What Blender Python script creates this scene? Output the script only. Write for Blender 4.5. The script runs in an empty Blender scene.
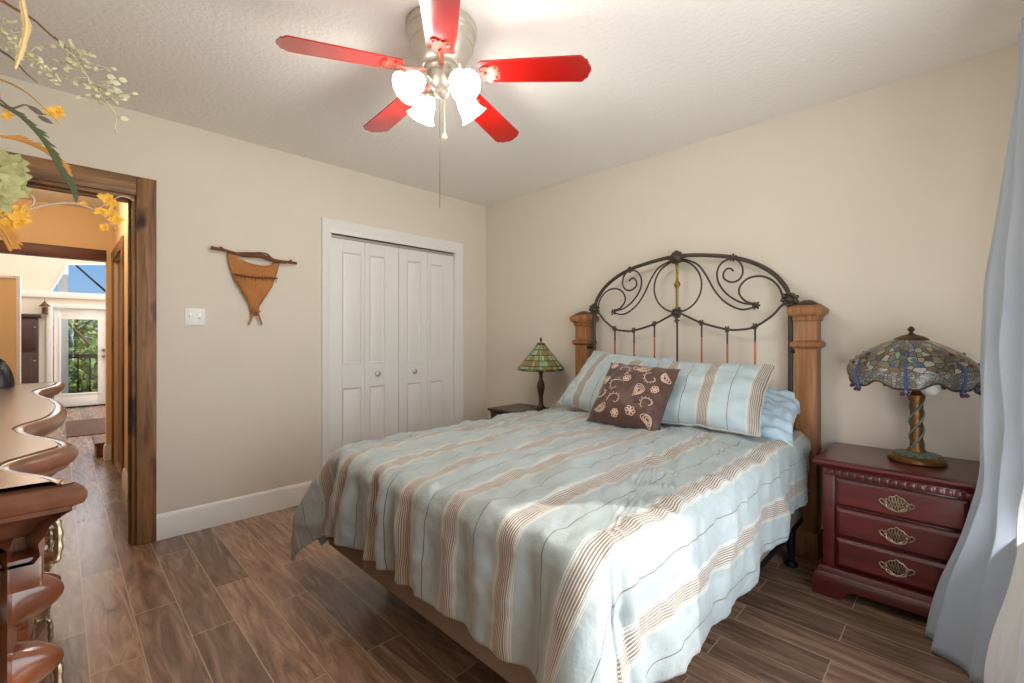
import bpy, bmesh, math, random
from mathutils import Vector, Matrix, noise
sc = bpy.context.scene
C = sc.collection
PI = math.pi
R_ = math.radians
S2 = math.sqrt(.5)

# ---------------------------------------------------------------- camera
EYE = 1.2
cam_d = bpy.data.cameras.new('camera')
cam = bpy.data.objects.new('camera', cam_d)
C.objects.link(cam)
cam.location = (0, 0, EYE)
cam.rotation_euler = (R_(90), 0, R_(-45))
cam_d.sensor_width = 36
cam_d.lens = 452.5 / 1024 * 36
cam_d.shift_y = -4.5 / 1024
cam_d.clip_start = .02
cam_d.clip_end = 200
sc.camera = cam

# ---------------------------------------------------------------- view, world, sun, daylight
sc.view_settings.view_transform = 'Standard'
sc.view_settings.look = 'None'
sc.view_settings.gamma = 1
sc.view_settings.exposure = 0.10
sc.view_settings.use_curve_mapping = False
sc.cycles.use_denoising = True
sc.cycles.max_bounces = 10
sc.cycles.diffuse_bounces = 6
sc.cycles.sample_clamp_indirect = 6
sc.cycles.caustics_reflective = False
sc.cycles.caustics_refractive = False

w = bpy.data.worlds.new('sky')
sc.world = w
w.use_nodes = True
wn = w.node_tree.nodes
wl = w.node_tree.links
geo = wn.new('ShaderNodeNewGeometry')
sep = wn.new('ShaderNodeSeparateXYZ')
wl.new(geo.outputs['Incoming'], sep.inputs[0])
up = wn.new('ShaderNodeMath')
up.operation = 'MULTIPLY'
up.inputs[1].default_value = -1
wl.new(sep.outputs[2], up.inputs[0])
sky = wn.new('ShaderNodeValToRGB')          # clear blue sky, paler at the horizon
se = sky.color_ramp.elements
se[0].position = .0
se[0].color = (.42, .60, .82, 1)
se[1].position = .5
se[1].color = (.10, .26, .62, 1)
sk = se.new(.12)
sk.color = (.28, .53, .90, 1)
wl.new(up.outputs[0], sky.inputs[0])
wl.new(sky.outputs[0], wn['Background'].inputs[0])
wn['Background'].inputs[1].default_value = .85

SUN = Vector((-.92, 1, -1.0)).normalized()
sd = bpy.data.lights.new('sun', 'SUN')
sd.energy = 4.2
sd.angle = R_(.6)
sd.color = (1, .95, .88)
so = bpy.data.objects.new('sun', sd)
C.objects.link(so)
so.location = (4, -5, 6)
so.rotation_euler = SUN.to_track_quat('-Z', 'Y').to_euler()


def area(name, loc, rot, sx, sy, energy, col):
    d = bpy.data.lights.new(name, 'AREA')
    d.shape = 'RECTANGLE'
    d.size, d.size_y, d.energy, d.color = sx, sy, energy, col
    o = bpy.data.objects.new(name, d)
    C.objects.link(o)
    o.location = loc
    o.rotation_euler = rot
    return o


# daylight entering by the bedroom window, and by the big windows of the room beyond the hall; plus one added overhead fill
area('window_daylight', (1.27, -.44, 1.15), (R_(118), 0, 0), 1.9, 1.8, 46, (.98, .99, 1))
area('far_overhead_fill', (.3, 8.3, 3.5), (0, 0, 0), 2.4, 3.6, 70, (1, .99, .97))  # added fill lamp under the closed far ceiling, to brighten the floor
area('far_room_daylight', (3.6, 8.4, 1.6), (R_(90), 0, R_(90)), 3.6, 2.6, 110, (1, .98, .95))
area('far_window_daylight', (.3, 10.9, 2.2), (R_(-70), 0, 0), 2.0, 1.2, 45, (.95, .98, 1))


def point(name, loc, energy, col, rad=.05):
    d = bpy.data.lights.new(name, 'POINT')
    d.energy, d.color, d.shadow_soft_size = energy, col, rad
    o = bpy.data.objects.new(name, d)
    C.objects.link(o)
    o.location = loc
    return o


# ---------------------------------------------------------------- materials
def srgb(r, g, b):
    f = lambda c: c / 12.92 if c <= .04045 else ((c + .055) / 1.055) ** 2.4
    return (f(r / 255), f(g / 255), f(b / 255), 1)


MATS = {}


def mat(name, col, rough=.5, metal=0., var=.0, vscale=8., bump=0., bscale=60., coat=0., sheen=0., spec=None,
        stretch=(1, 1, 1)):
    m = bpy.data.materials.new(name)
    m.use_nodes = True
    n, l = m.node_tree.nodes, m.node_tree.links
    b = n['Principled BSDF']
    b.inputs['Base Color'].default_value = col
    b.inputs['Roughness'].default_value = rough
    b.inputs['Metallic'].default_value = metal
    b.inputs['Coat Weight'].default_value = coat
    b.inputs['Coat Roughness'].default_value = .12
    b.inputs['Sheen Weight'].default_value = sheen
    if spec is not None:
        b.inputs['Specular IOR Level'].default_value = spec
    tc = n.new('ShaderNodeTexCoord')
    mp = n.new('ShaderNodeMapping')
    mp.inputs['Scale'].default_value = stretch
    l.new(tc.outputs['Object'], mp.inputs['Vector'])
    nt = n.new('ShaderNodeTexNoise')
    nt.inputs['Scale'].default_value = vscale
    nt.inputs['Detail'].default_value = 4
    l.new(mp.outputs[0], nt.inputs['Vector'])
    mx = n.new('ShaderNodeMix')
    mx.data_type = 'RGBA'
    mx.inputs['A'].default_value = tuple(c * (1 - var) for c in col[:3]) + (1,)
    mx.inputs['B'].default_value = tuple(min(1, c * (1 + var)) for c in col[:3]) + (1,)
    l.new(nt.outputs['Fac'], mx.inputs['Factor'])
    l.new(mx.outputs['Result'], b.inputs['Base Color'])
    if bump:
        bn = n.new('ShaderNodeTexNoise')
        bn.inputs['Scale'].default_value = bscale
        bn.inputs['Detail'].default_value = 3
        l.new(mp.outputs[0], bn.inputs['Vector'])
        bp = n.new('ShaderNodeBump')
        bp.inputs['Strength'].default_value = bump
        bp.inputs['Distance'].default_value = .01
        l.new(bn.outputs['Fac'], bp.inputs['Height'])
        l.new(bp.outputs[0], b.inputs['Normal'])
    MATS[name] = m
    return m


def wood(name, c1, c2, rough=.4, axis=2, scale=6., coat=0., knots=None, bump=.15, stretch=.08):
    m = bpy.data.materials.new(name)
    m.use_nodes = True
    n, l = m.node_tree.nodes, m.node_tree.links
    b = n['Principled BSDF']
    b.inputs['Roughness'].default_value = rough
    b.inputs['Coat Weight'].default_value = coat
    b.inputs['Coat Roughness'].default_value = .12
    tc = n.new('ShaderNodeTexCoord')
    mp = n.new('ShaderNodeMapping')
    st = [1, 1, 1]
    st[axis] = stretch
    mp.inputs['Scale'].default_value = st
    l.new(tc.outputs['Object'], mp.inputs['Vector'])
    nt = n.new('ShaderNodeTexNoise')
    nt.inputs['Scale'].default_value = scale * 6
    nt.inputs['Detail'].default_value = 6
    nt.inputs['Distortion'].default_value = .8
    l.new(mp.outputs[0], nt.inputs['Vector'])
    rp = n.new('ShaderNodeValToRGB')
    rp.color_ramp.elements[0].position = .3
    rp.color_ramp.elements[1].position = .7
    rp.color_ramp.elements[0].color = c1
    rp.color_ramp.elements[1].color = c2
    l.new(nt.outputs['Fac'], rp.inputs['Fac'])
    out = rp.outputs['Color']
    if knots:
        mp2 = n.new('ShaderNodeMapping')
        st2 = [1, 1, 1]
        st2[axis] = .45
        mp2.inputs['Scale'].default_value = st2
        l.new(tc.outputs['Object'], mp2.inputs['Vector'])
        vo = n.new('ShaderNodeTexNoise')
        vo.inputs['Scale'].default_value = 9
        vo.inputs['Detail'].default_value = 2
        l.new(mp2.outputs[0], vo.inputs['Vector'])
        r2 = n.new('ShaderNodeValToRGB')
        r2.color_ramp.elements[0].position = .28
        r2.color_ramp.elements[1].position = .42
        r2.color_ramp.elements[0].color = (1, 1, 1, 1)
        r2.color_ramp.elements[1].color = (0, 0, 0, 1)
        l.new(vo.outputs['Fac'], r2.inputs['Fac'])
        mx = n.new('ShaderNodeMix')
        mx.data_type = 'RGBA'
        l.new(r2.outputs['Color'], mx.inputs['Factor'])
        l.new(out, mx.inputs['A'])
        mx.inputs['B'].default_value = knots
        out = mx.outputs['Result']
    l.new(out, b.inputs['Base Color'])
    bp = n.new('ShaderNodeBump')
    bp.inputs['Strength'].default_value = bump
    bp.inputs['Distance'].default_value = .004
    l.new(nt.outputs['Fac'], bp.inputs['Height'])
    l.new(bp.outputs[0], b.inputs['Normal'])
    MATS[name] = m
    return m


M_wall = mat('wall_paint', srgb(221, 212, 197), .75, var=.03, vscale=1.5, bump=.12, bscale=90)
M_ceil = mat('ceiling_texture', srgb(238, 234, 228), .85, var=.02, vscale=2, bump=.5, bscale=55)
M_white = mat('white_trim', srgb(232, 231, 226), .4, var=.01)
M_tan = mat('hall_paint', srgb(224, 196, 152), .8, var=.02, bump=.1, bscale=80)
M_cream = mat('far_room_paint', srgb(226, 216, 200), .8, var=.02)
M_rustic = wood('rustic_wood', srgb(98, 64, 36), srgb(164, 122, 78), .55, 2, 5, knots=srgb(48, 28, 16), bump=.3)
M_rustic_h = wood('rustic_wood_header', srgb(98, 64, 36), srgb(164, 122, 78), .55, 0, 5, knots=srgb(48, 28, 16), bump=.3)
M_beam = wood('beam_wood', srgb(74, 40, 26), srgb(110, 62, 40), .5, 0, 4)
M_oak = wood('oak', srgb(118, 74, 42), srgb(166, 116, 72), .45, 2, 7, bump=.2)
M_cherry = wood('cherry', srgb(68, 20, 22), srgb(98, 34, 34), .3, 1, 3, coat=.35, bump=.04)
M_dkcab = wood('dark_cabinet', srgb(44, 26, 24), srgb(66, 38, 34), .35, 1, 4, coat=.2, bump=.04)
M_dresser = wood('dresser_wood', srgb(84, 42, 22), srgb(122, 66, 36), .28, 1, 3, coat=.5, bump=.05)
M_dresstop = wood('dresser_top_wood', srgb(98, 60, 42), srgb(128, 82, 58), .28, 1, 3, coat=.25, bump=.03)
M_iron = mat('wrought_iron', srgb(76, 66, 58), .45, .6, var=.25, vscale=40, bump=.2, bscale=120)
M_copper = mat('copper_spindle', srgb(186, 104, 66), .4, .5, var=.2, vscale=30)
M_brass = mat('aged_brass', srgb(150, 118, 52), .35, .85, var=.2, vscale=40)
M_antique = mat('antique_brass', srgb(158, 140, 116), .35, .85, var=.25, vscale=60)
M_nickel = mat('brushed_nickel', srgb(206, 200, 186), .35, .6, var=.05, vscale=20)
M_red = mat('red_blade', srgb(164, 20, 14), .2, var=.12, vscale=5, coat=1., stretch=(1, 1, 1))
M_redmetal = mat('red_tinted_metal', srgb(206, 110, 92), .3, .7, var=.1)
M_bronze = mat('dark_bronze', srgb(84, 66, 50), .4, .7, var=.2, vscale=30)
M_bronze2 = mat('gilded_bronze', srgb(126, 92, 54), .38, .75, var=.35, vscale=50, bump=.3, bscale=90)
M_verd = mat('verdigris', srgb(112, 128, 122), .6, .3, var=.3, vscale=50, bump=.4, bscale=80)
M_bead = mat('dragonfly_blue', srgb(66, 82, 128), .15, var=.2, vscale=40)
M_eye = mat('dragonfly_eye', srgb(84, 30, 40), .12)
M_bulb = mat('white_bulb', srgb(240, 240, 238), .3)
M_boxspring = mat('box_spring_fabric', srgb(140, 124, 112), .85, var=.15, vscale=200, bump=.6, bscale=260)
M_matt = mat('mattress_fabric', srgb(222, 220, 214), .8)
M_black = mat('black_metal', srgb(28, 28, 30), .4, .5)
M_blue = mat('pale_blue_cotton', srgb(176, 200, 214), .75, var=.04, vscale=12, bump=.35, bscale=14, sheen=.2)
M_brown = mat('brown_satin', srgb(74, 44, 32), .5, var=.08, vscale=12, bump=.15, bscale=30, sheen=.3)
M_thread = mat('pink_thread', srgb(206, 176, 160), .7, var=.1)
M_curt = mat('silver_blue_satin', srgb(166, 176, 188), .32, var=.06, vscale=6, bump=.6, bscale=11, sheen=.3, stretch=(1, 1, .5))
M_lining = mat('white_curtain_lining', srgb(226, 228, 230), .6, var=.02, bump=.2, bscale=9)
M_plate = mat('switch_plastic', srgb(238, 238, 234), .35)
M_bark = mat('tan_bark', srgb(176, 116, 62), .85, var=.28, vscale=9, bump=.6, bscale=30, stretch=(1, 1, .6))
M_branch = mat('dark_branch', srgb(112, 72, 48), .85, var=.3, vscale=30, bump=.6, bscale=60)
M_soil = mat('deck_boards', srgb(120, 104, 90), .8, var=.2)
M_rug = mat('brown_rug', srgb(92, 70, 58), .95, var=.2, vscale=40, bump=.5, bscale=200)
M_leaf = mat('tree_leaves', srgb(112, 142, 62), .6, var=.5, vscale=3)
M_leaf2 = mat('light_tree_leaves', srgb(150, 166, 92), .6, var=.5, vscale=3)
M_trunk = mat('tree_bark', srgb(108, 92, 78), .9, var=.3, vscale=12)
M_grass = mat('grass', srgb(110, 136, 70), .9, var=.3, vscale=2)
M_fern = mat('fern_green', srgb(80, 88, 54), .55, var=.25, vscale=20)
M_ofern = mat('fern_orange', srgb(200, 138, 54), .55, var=.3, vscale=20)
M_tanleaf = mat('tan_leaf', srgb(196, 160, 96), .6, var=.2, vscale=20)
M_feather = mat('pale_yellow_feather', srgb(236, 204, 150), .7, var=.1)
M_petal = mat('yellow_petal', srgb(226, 168, 48), .55, var=.2, vscale=30)
M_pale = mat('pale_green_petal', srgb(166, 162, 108), .6, var=.35, vscale=30)
M_pod = mat('pale_pod', srgb(196, 190, 150), .5, var=.2, vscale=40)
M_twig = mat('brown_twig', srgb(128, 84, 60), .7, var=.2, vscale=30)
M_pinkstem = mat('pinkish_stem', srgb(196, 166, 148), .7)
M_vase = mat('glazed_vase', srgb(118, 70, 44), .2, var=.3, vscale=10, coat=.4)
M_leather = mat('black_leather', srgb(26, 25, 27), .35, bump=.2, bscale=40)
M_cable = mat('dark_cable', srgb(40, 40, 44), .6)
M_whitepost = mat('white_post', srgb(226, 224, 220), .6, var=.06, vscale=10)


def glow(name, col, strength, base=(1, 1, 1, 1)):
    m = bpy.data.materials.new(name)
    m.use_nodes = True
    b = m.node_tree.nodes['Principled BSDF']
    b.inputs['Base Color'].default_value = base
    b.inputs['Roughness'].default_value = .3
    b.inputs['Emission Color'].default_value = col
    b.inputs['Emission Strength'].default_value = strength
    return m


M_glow = glow('lit_frosted_glass', (1, .95, .89, 1), 5.0)
M_glow2 = glow('lit_bulb', (1, .96, .88, 1), 6)


def glass_mat():
    m = bpy.data.materials.new('clear_glass')
    m.use_nodes = True
    n, l = m.node_tree.nodes, m.node_tree.links
    n.remove(n['Principled BSDF'])
    t = n.new('ShaderNodeBsdfTransparent')
    g = n.new('ShaderNodeBsdfGlossy')
    g.inputs['Roughness'].default_value = .02
    mx = n.new('ShaderNodeMixShader')
    mx.inputs[0].default_value = .05
    l.new(t.outputs[0], mx.inputs[1])
    l.new(g.outputs[0], mx.inputs[2])
    l.new(mx.outputs[0], n['Material Output'].inputs[0])
    return m


M_glass = glass_mat()


def floor_mat():
    m = bpy.data.materials.new('wood_look_plank_tile')
    m.use_nodes = True
    n, l = m.node_tree.nodes, m.node_tree.links
    b = n['Principled BSDF']
    tc = n.new('ShaderNodeTexCoord')
    mp = n.new('ShaderNodeMapping')
    mp.inputs['Rotation'].default_value = (0, 0, R_(90))
    mp.inputs['Location'].default_value = (.35, .074, 0)
    l.new(tc.outputs['Object'], mp.inputs['Vector'])
    br = n.new('ShaderNodeTexBrick')
    br.offset = .37
    br.offset_frequency = 2
    br.inputs['Scale'].default_value = 1
    br.inputs['Brick Width'].default_value = .92
    br.inputs['Row Height'].default_value = .15
    br.inputs['Mortar Size'].default_value = .0021
    br.inputs['Mortar Smooth'].default_value = .1
    br.inputs['Color1'].default_value = (0, 0, 0, 1)
    br.inputs['Color2'].default_value = (1, 1, 1, 1)
    br.inputs['Mortar'].default_value = (.5, .5, .5, 1)
    l.new(mp.outputs[0], br.inputs['Vector'])
    # grain, shifted per plank
    mg = n.new('ShaderNodeMapping')
    mg.inputs['Scale'].default_value = (14, 1.6, 1)
    l.new(tc.outputs['Object'], mg.inputs['Vector'])
    ad = n.new('ShaderNodeVectorMath')
    ad.operation = 'MULTIPLY_ADD'
    ad.inputs[1].default_value = (1, 1, 1)
    sc_ = n.new('ShaderNodeVectorMath')
    sc_.operation = 'SCALE'
    sc_.inputs['Scale'].default_value = 37
    l.new(br.outputs['Color'], sc_.inputs[0])
    l.new(mg.outputs[0], ad.inputs[0])
    l.new(sc_.outputs[0], ad.inputs[2])
    nt = n.new('ShaderNodeTexNoise')
    nt.inputs['Scale'].default_value = 1.3
    nt.inputs['Detail'].default_value = 7
    nt.inputs['Roughness'].default_value = .65
    nt.inputs['Distortion'].default_value = 1.6
    l.new(ad.outputs[0], nt.inputs['Vector'])
    rp = n.new('ShaderNodeValToRGB')
    e = rp.color_ramp.elements
    e[0].position = .25
    e[0].color = srgb(92, 67, 52)
    e[1].position = .75
    e[1].color = srgb(198, 162, 132)
    k = e.new(.5)
    k.color = srgb(150, 117, 94)
    l.new(nt.outputs['Fac'], rp.inputs['Fac'])
    # plank to plank tone
    tone = n.new('ShaderNodeMix')
    tone.data_type = 'RGBA'
    tone.blend_type = 'MULTIPLY'
    tone.inputs['Factor'].default_value = 1
    tr = n.new('ShaderNodeMapRange')
    tr.inputs['To Min'].default_value = .60
    tr.inputs['To Max'].default_value = 1.12
    l.new(br.outputs['Color'], tr.inputs['Value'])
    l.new(rp.outputs['Color'], tone.inputs['A'])
    l.new(tr.outputs[0], tone.inputs['B'])
    mo = n.new('ShaderNodeMix')
    mo.data_type = 'RGBA'
    l.new(br.outputs['Fac'], mo.inputs['Factor'])
    l.new(tone.outputs['Result'], mo.inputs['A'])
    mo.inputs['B'].default_value = srgb(182, 156, 128)
    l.new(mo.outputs['Result'], b.inputs['Base Color'])
    b.inputs['Roughness'].default_value = .27
    b.inputs['Specular IOR Level'].default_value = .65
    bp = n.new('ShaderNodeBump')
    bp.inputs['Strength'].default_value = .14
    bp.inputs['Distance'].default_value = .002
    hm = n.new('ShaderNodeMath')
    hm.operation = 'SUBTRACT'
    l.new(nt.outputs['Fac'], hm.inputs[0])
    l.new(br.outputs['Fac'], hm.inputs[1])
    l.new(hm.outputs[0], bp.inputs['Height'])
    l.new(bp.outputs[0], b.inputs['Normal'])
    return m


M_floor = floor_mat()


def stripe_mat(name, base, center=.64, sat=1., bump=.35):
    """pale blue satin with brown ribbed bands edged in cream and a fine line midway; u of the UV map is metres across"""
    m = bpy.data.materials.new(name)
    m.use_nodes = True
    n, l = m.node_tree.nodes, m.node_tree.links
    b = n['Principled BSDF']
    b.inputs['Roughness'].default_value = .42
    b.inputs['Sheen Weight'].default_value = .25
    uv = n.new('ShaderNodeUVMap')
    sp = n.new('ShaderNodeSeparateXYZ')
    l.new(uv.outputs[0], sp.inputs[0])

    def mth(op, a, bb=None, clamp=False):
        q = n.new('ShaderNodeMath')
        q.operation = op
        q.use_clamp = clamp
        for i, v in enumerate((a, bb)):
            if v is None:
                continue
            if isinstance(v, (int, float)):
                q.inputs[i].default_value = v
            else:
                l.new(v, q.inputs[i])
        return q.outputs[0]

    P = .2475
    t = mth('DIVIDE', mth('SUBTRACT', sp.outputs[0], center), P)
    fr = mth('SUBTRACT', mth('FRACT', mth('ADD', t, .5)), .5)
    wd = mth('MULTIPLY', fr, P)                       # metres from the band's middle
    aw = mth('ABSOLUTE', wd)
    band = mth('LESS_THAN', aw, .027)
    edge = mth('MULTIPLY', mth('GREATER_THAN', aw, .027), mth('LESS_THAN', aw, .040))
    fine = mth('LESS_THAN', mth('SUBTRACT', P / 2, aw), .0016)
    rib = mth('GREATER_THAN', mth('FRACT', mth('DIVIDE', mth('ADD', wd, 1.0), .0078)), .42)
    rib2 = mth('GREATER_THAN', mth('FRACT', mth('DIVIDE', mth('ADD', wd, 1.0), .0065)), .5)

    def mix(f, a, bb):
        q = n.new('ShaderNodeMix')
        q.data_type = 'RGBA'
        l.new(f, q.inputs['Factor'])
        for k, v in (('A', a), ('B', bb)):
            if isinstance(v, tuple):
                q.inputs[k].default_value = v
            else:
                l.new(v, q.inputs[k])
        return q.outputs['Result']

    ribc = mix(rib, srgb(196, 190, 180), srgb(118, 106, 95))
    edgec = mix(rib2, base, srgb(204, 198, 184))
    col = mix(edge, base, edgec)
    col = mix(band, col, ribc)
    col = mix(fine, col, srgb(98, 84, 74))
    l.new(col, b.inputs['Base Color'])
    # puckers run across the bands
    tc = n.new('ShaderNodeTexCoord')
    nz = n.new('ShaderNodeTexNoise')
    nz.inputs['Scale'].default_value = 16
    nz.inputs['Detail'].default_value = 5
    l.new(tc.outputs['Object'], nz.inputs['Vector'])
    bp = n.new('ShaderNodeBump')
    bp.inputs['Strength'].default_value = bump
    bp.inputs['Distance'].default_value = .012
    l.new(nz.outputs['Fac'], bp.inputs['Height'])
    l.new(bp.outputs[0], b.inputs['Normal'])
    return m


M_comf = stripe_mat('striped_comforter', srgb(154, 165, 165), bump=.6)
M_sham = stripe_mat('striped_sham', srgb(172, 189, 192), 0.0, bump=.2)


def mosaic(name, cols, scale, lead=.03, us=1., vs=1., warm=0):
    m = bpy.data.materials.new(name)
    m.use_nodes = True
    n, l = m.node_tree.nodes, m.node_tree.links
    b = n['Principled BSDF']
    b.inputs['Roughness'].default_value = .22
    uv = n.new('ShaderNodeUVMap')
    mp = n.new('ShaderNodeMapping')
    mp.inputs['Scale'].default_value = (us, vs, 1)
    l.new(uv.outputs[0], mp.inputs['Vector'])
    v1 = n.new('ShaderNodeTexVoronoi')
    v1.voronoi_dimensions = '2D'
    v1.inputs['Scale'].default_value = scale
    l.new(mp.outputs[0], v1.inputs['Vector'])
    v2 = n.new('ShaderNodeTexVoronoi')
    v2.voronoi_dimensions = '2D'
    v2.feature = 'DISTANCE_TO_EDGE'
    v2.inputs['Scale'].default_value = scale
    l.new(mp.outputs[0], v2.inputs['Vector'])
    sp = n.new('ShaderNodeSeparateColor')
    l.new(v1.outputs['Color'], sp.inputs[0])
    rp = n.new('ShaderNodeValToRGB')
    rp.color_ramp.interpolation = 'CONSTANT'
    e = rp.color_ramp.elements
    e[0].color = cols[0]
    e[1].position = 1 / len(cols)
    e[1].color = cols[1]
    for i, c in enumerate(cols[2:], 2):
        k = e.new(i / len(cols))
        k.color = c
    l.new(sp.outputs[0], rp.inputs['Fac'])
    lt = n.new('ShaderNodeMath')
    lt.operation = 'LESS_THAN'
    lt.inputs[1].default_value = lead
    l.new(v2.outputs['Distance'], lt.inputs[0])
    mx = n.new('ShaderNodeMix')
    mx.data_type = 'RGBA'
    l.new(lt.outputs[0], mx.inputs['Factor'])
    l.new(rp.outputs['Color'], mx.inputs['A'])
    mx.inputs['B'].default_value = srgb(52, 48, 40)
    l.new(mx.outputs['Result'], b.inputs['Base Color'])
    return m


M_mosaic = mosaic('stained_glass_mosaic', [srgb(88, 84, 74), srgb(104, 98, 84), srgb(134, 130, 118), srgb(98, 106, 96),
                                           srgb(112, 102, 82), srgb(82, 94, 92), srgb(150, 150, 140), srgb(96, 84, 74),
                                           srgb(112, 122, 134), srgb(74, 70, 68), srgb(118, 112, 92), srgb(148, 132, 96),
                                           srgb(92, 98, 88), srgb(132, 148, 128), srgb(106, 86, 72), srgb(102, 96, 86)], 1., .06)
M_wing = mosaic('dragonfly_wing_glass', [srgb(104, 104, 96), srgb(126, 124, 116), srgb(92, 98, 92), srgb(140, 136, 130),
                                         srgb(110, 110, 112)], 3.2, .07)


def cone_mosaic():
    """square glass pieces in rising strips: green, amber and mint"""
    m = bpy.data.materials.new('striped_stained_glass')
    m.use_nodes = True
    n, l = m.node_tree.nodes, m.node_tree.links
    b = n['Principled BSDF']
    b.inputs['Roughness'].default_value = .25
    uv = n.new('ShaderNodeUVMap')
    br = n.new('ShaderNodeTexBrick')
    br.offset = .0
    br.inputs['Scale'].default_value = 1
    br.inputs['Brick Width'].default_value = 1
    br.inputs['Row Height'].default_value = .22
    br.inputs['Mortar Size'].default_value = .018
    br.inputs['Color1'].default_value = (0, 0, 0, 1)
    br.inputs['Color2'].default_value = (1, 1, 1, 1)
    l.new(uv.outputs[0], br.inputs['Vector'])
    wn_ = n.new('ShaderNodeTexWhiteNoise')
    wn_.noise_dimensions = '1D'
    sp = n.new('ShaderNodeSeparateXYZ')
    l.new(uv.outputs[0], sp.inputs[0])
    fl = n.new('ShaderNodeMath')
    fl.operation = 'FLOOR'
    l.new(sp.outputs[0], fl.inputs[0])
    l.new(fl.outputs[0], wn_.inputs['W'])
    ad = n.new('ShaderNodeMath')
    ad.operation = 'MULTIPLY_ADD'
    ad.inputs[1].default_value = .25
    sp2 = n.new('ShaderNodeSeparateColor')
    l.new(br.outputs['Color'], sp2.inputs[0])
    l.new(sp2.outputs[0], ad.inputs[0])
    ml = n.new('ShaderNodeMath')
    ml.operation = 'MULTIPLY'
    ml.inputs[1].default_value = .75
    l.new(wn_.outputs['Value'], ml.inputs[0])
    l.new(ml.outputs[0], ad.inputs[2])
    rp = n.new('ShaderNodeValToRGB')
    rp.color_ramp.interpolation = 'CONSTANT'
    e = rp.color_ramp.elements
    cs = [srgb(104, 132, 92), srgb(150, 112, 56), srgb(132, 168, 128), srgb(126, 122, 70), srgb(160, 190, 150), srgb(144, 104, 52)]
    e[0].color = cs[0]
    e[1].position = 1 / 6
    e[1].color = cs[1]
    for i in range(2, 6):
        e.new(i / 6).color = cs[i]
    l.new(ad.outputs[0], rp.inputs['Fac'])
    mx = n.new('ShaderNodeMix')
    mx.data_type = 'RGBA'
    l.new(br.outputs['Fac'], mx.inputs['Factor'])
    l.new(rp.outputs['Color'], mx.inputs['A'])
    mx.inputs['B'].default_value = srgb(60, 62, 40)
    l.new(mx.outputs['Result'], b.inputs['Base Color'])
    return m


M_cone = cone_mosaic()

# ---------------------------------------------------------------- mesh helpers
WLOC = {}


def thing(name, label, cat, loc=(0, 0, 0), group=None):
    o = bpy.data.objects.new(name, None)
    C.objects.link(o)
    o.empty_display_size = .05
    o.location = loc
    WLOC[o.name] = Vector(loc)
    o['label'] = label
    o['category'] = cat
    if group:
        o['group'] = group
    return o


def tag(o, label, cat, group=None):
    o['label'] = label
    o['category'] = cat
    if group:
        o['group'] = group
    return o


def obj(name, bm, m, parent=None, smooth=True, angle=35, loc=None):
    """link one mesh; its vertices are given in world space"""
    if parent is not None:
        org = WLOC[parent.name]
    else:
        org = Vector(loc) if loc is not None else Vector((0, 0, 0))
    if org.length > 0:
        bmesh.ops.translate(bm, verts=bm.verts, vec=-org)
    me = bpy.data.meshes.new(name)
    bm.to_mesh(me)
    bm.free()
    for mm in (m if isinstance(m, (list, tuple)) else [m]):
        me.materials.append(mm)
    if smooth:
        me.shade_smooth()
        me.set_sharp_from_angle(angle=R_(angle))
    o = bpy.data.objects.new(name, me)
    C.objects.link(o)
    if parent is not None:
        o.parent = parent
        WLOC[o.name] = org
    else:
        o.location = org
        WLOC[o.name] = org
    return o


def struct(name, bm, m, parent=None, smooth=True):
    o = obj(name, bm, m, parent, smooth)
    if parent is None:
        o['kind'] = 'structure'
    return o


def new():
    return bmesh.new()


def box(bm, lo, hi, bev=0., seg=2, M=None):
    lo, hi = Vector(lo), Vector(hi)
    t = bmesh.new()
    bmesh.ops.create_cube(t, size=1)
    for v in t.verts:
        v.co = Vector([(lo[i] + hi[i]) / 2 + v.co[i] * (hi[i] - lo[i]) for i in range(3)])
    if bev > 0:
        bmesh.ops.bevel(t, geom=list(t.edges), offset=bev, segments=seg, profile=.5, affect='EDGES')
    if M is not None:
        bmesh.ops.transform(t, matrix=M, verts=t.verts)
    join(bm, t)


def join(bm, t):
    me = bpy.data.meshes.new('tmp')
    t.to_mesh(me)
    t.free()
    bm.from_mesh(me)
    bpy.data.meshes.remove(me)


def lathe(bm, prof, org=(0, 0, 0), seg=32, M=None, uvs=False, cap=True):
    """prof: (radius, height) pairs; M a rotation applied before org"""
    org = Vector(org)
    rings = []
    for r, z in prof:
        ring = []
        for k in range(seg):
            a = 2 * PI * k / seg
            p = Vector((r * math.cos(a), r * math.sin(a), z))
            if M is not None:
                p = M @ p
            ring.append(bm.verts.new(p + org))
        rings.append(ring)
    for i in range(len(rings) - 1):
        for k in range(seg):
            k2 = (k + 1) % seg
            bm.faces.new((rings[i][k], rings[i][k2], rings[i + 1][k2], rings[i + 1][k]))
    if cap:
        if prof[0][0] > 1e-5:
            bm.faces.new(list(reversed(rings[0])))
        if prof[-1][0] > 1e-5:
            bm.faces.new(rings[-1])
    return rings


def spline(pts, n=8, closed=False):
    pts = [Vector(p) for p in pts]
    out = []
    L = len(pts)
    rng = range(L if closed else L - 1)
    for i in rng:
        p1, p2 = pts[i], pts[(i + 1) % L]
        p0 = pts[i - 1] if (i > 0 or closed) else p1 * 2 - p2
        p3 = pts[(i + 2) % L] if (i + 2 < L or closed) else p2 * 2 - p1
        for k in range(n):
            t = k / n
            out.append(.5 * ((2 * p1) + (-p0 + p2) * t + (2 * p0 - 5 * p1 + 4 * p2 - p3) * t * t + (-p0 + 3 * p1 - 3 * p2 + p3) * t ** 3))
    if not closed:
        out.append(pts[-1])
    return out


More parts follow.
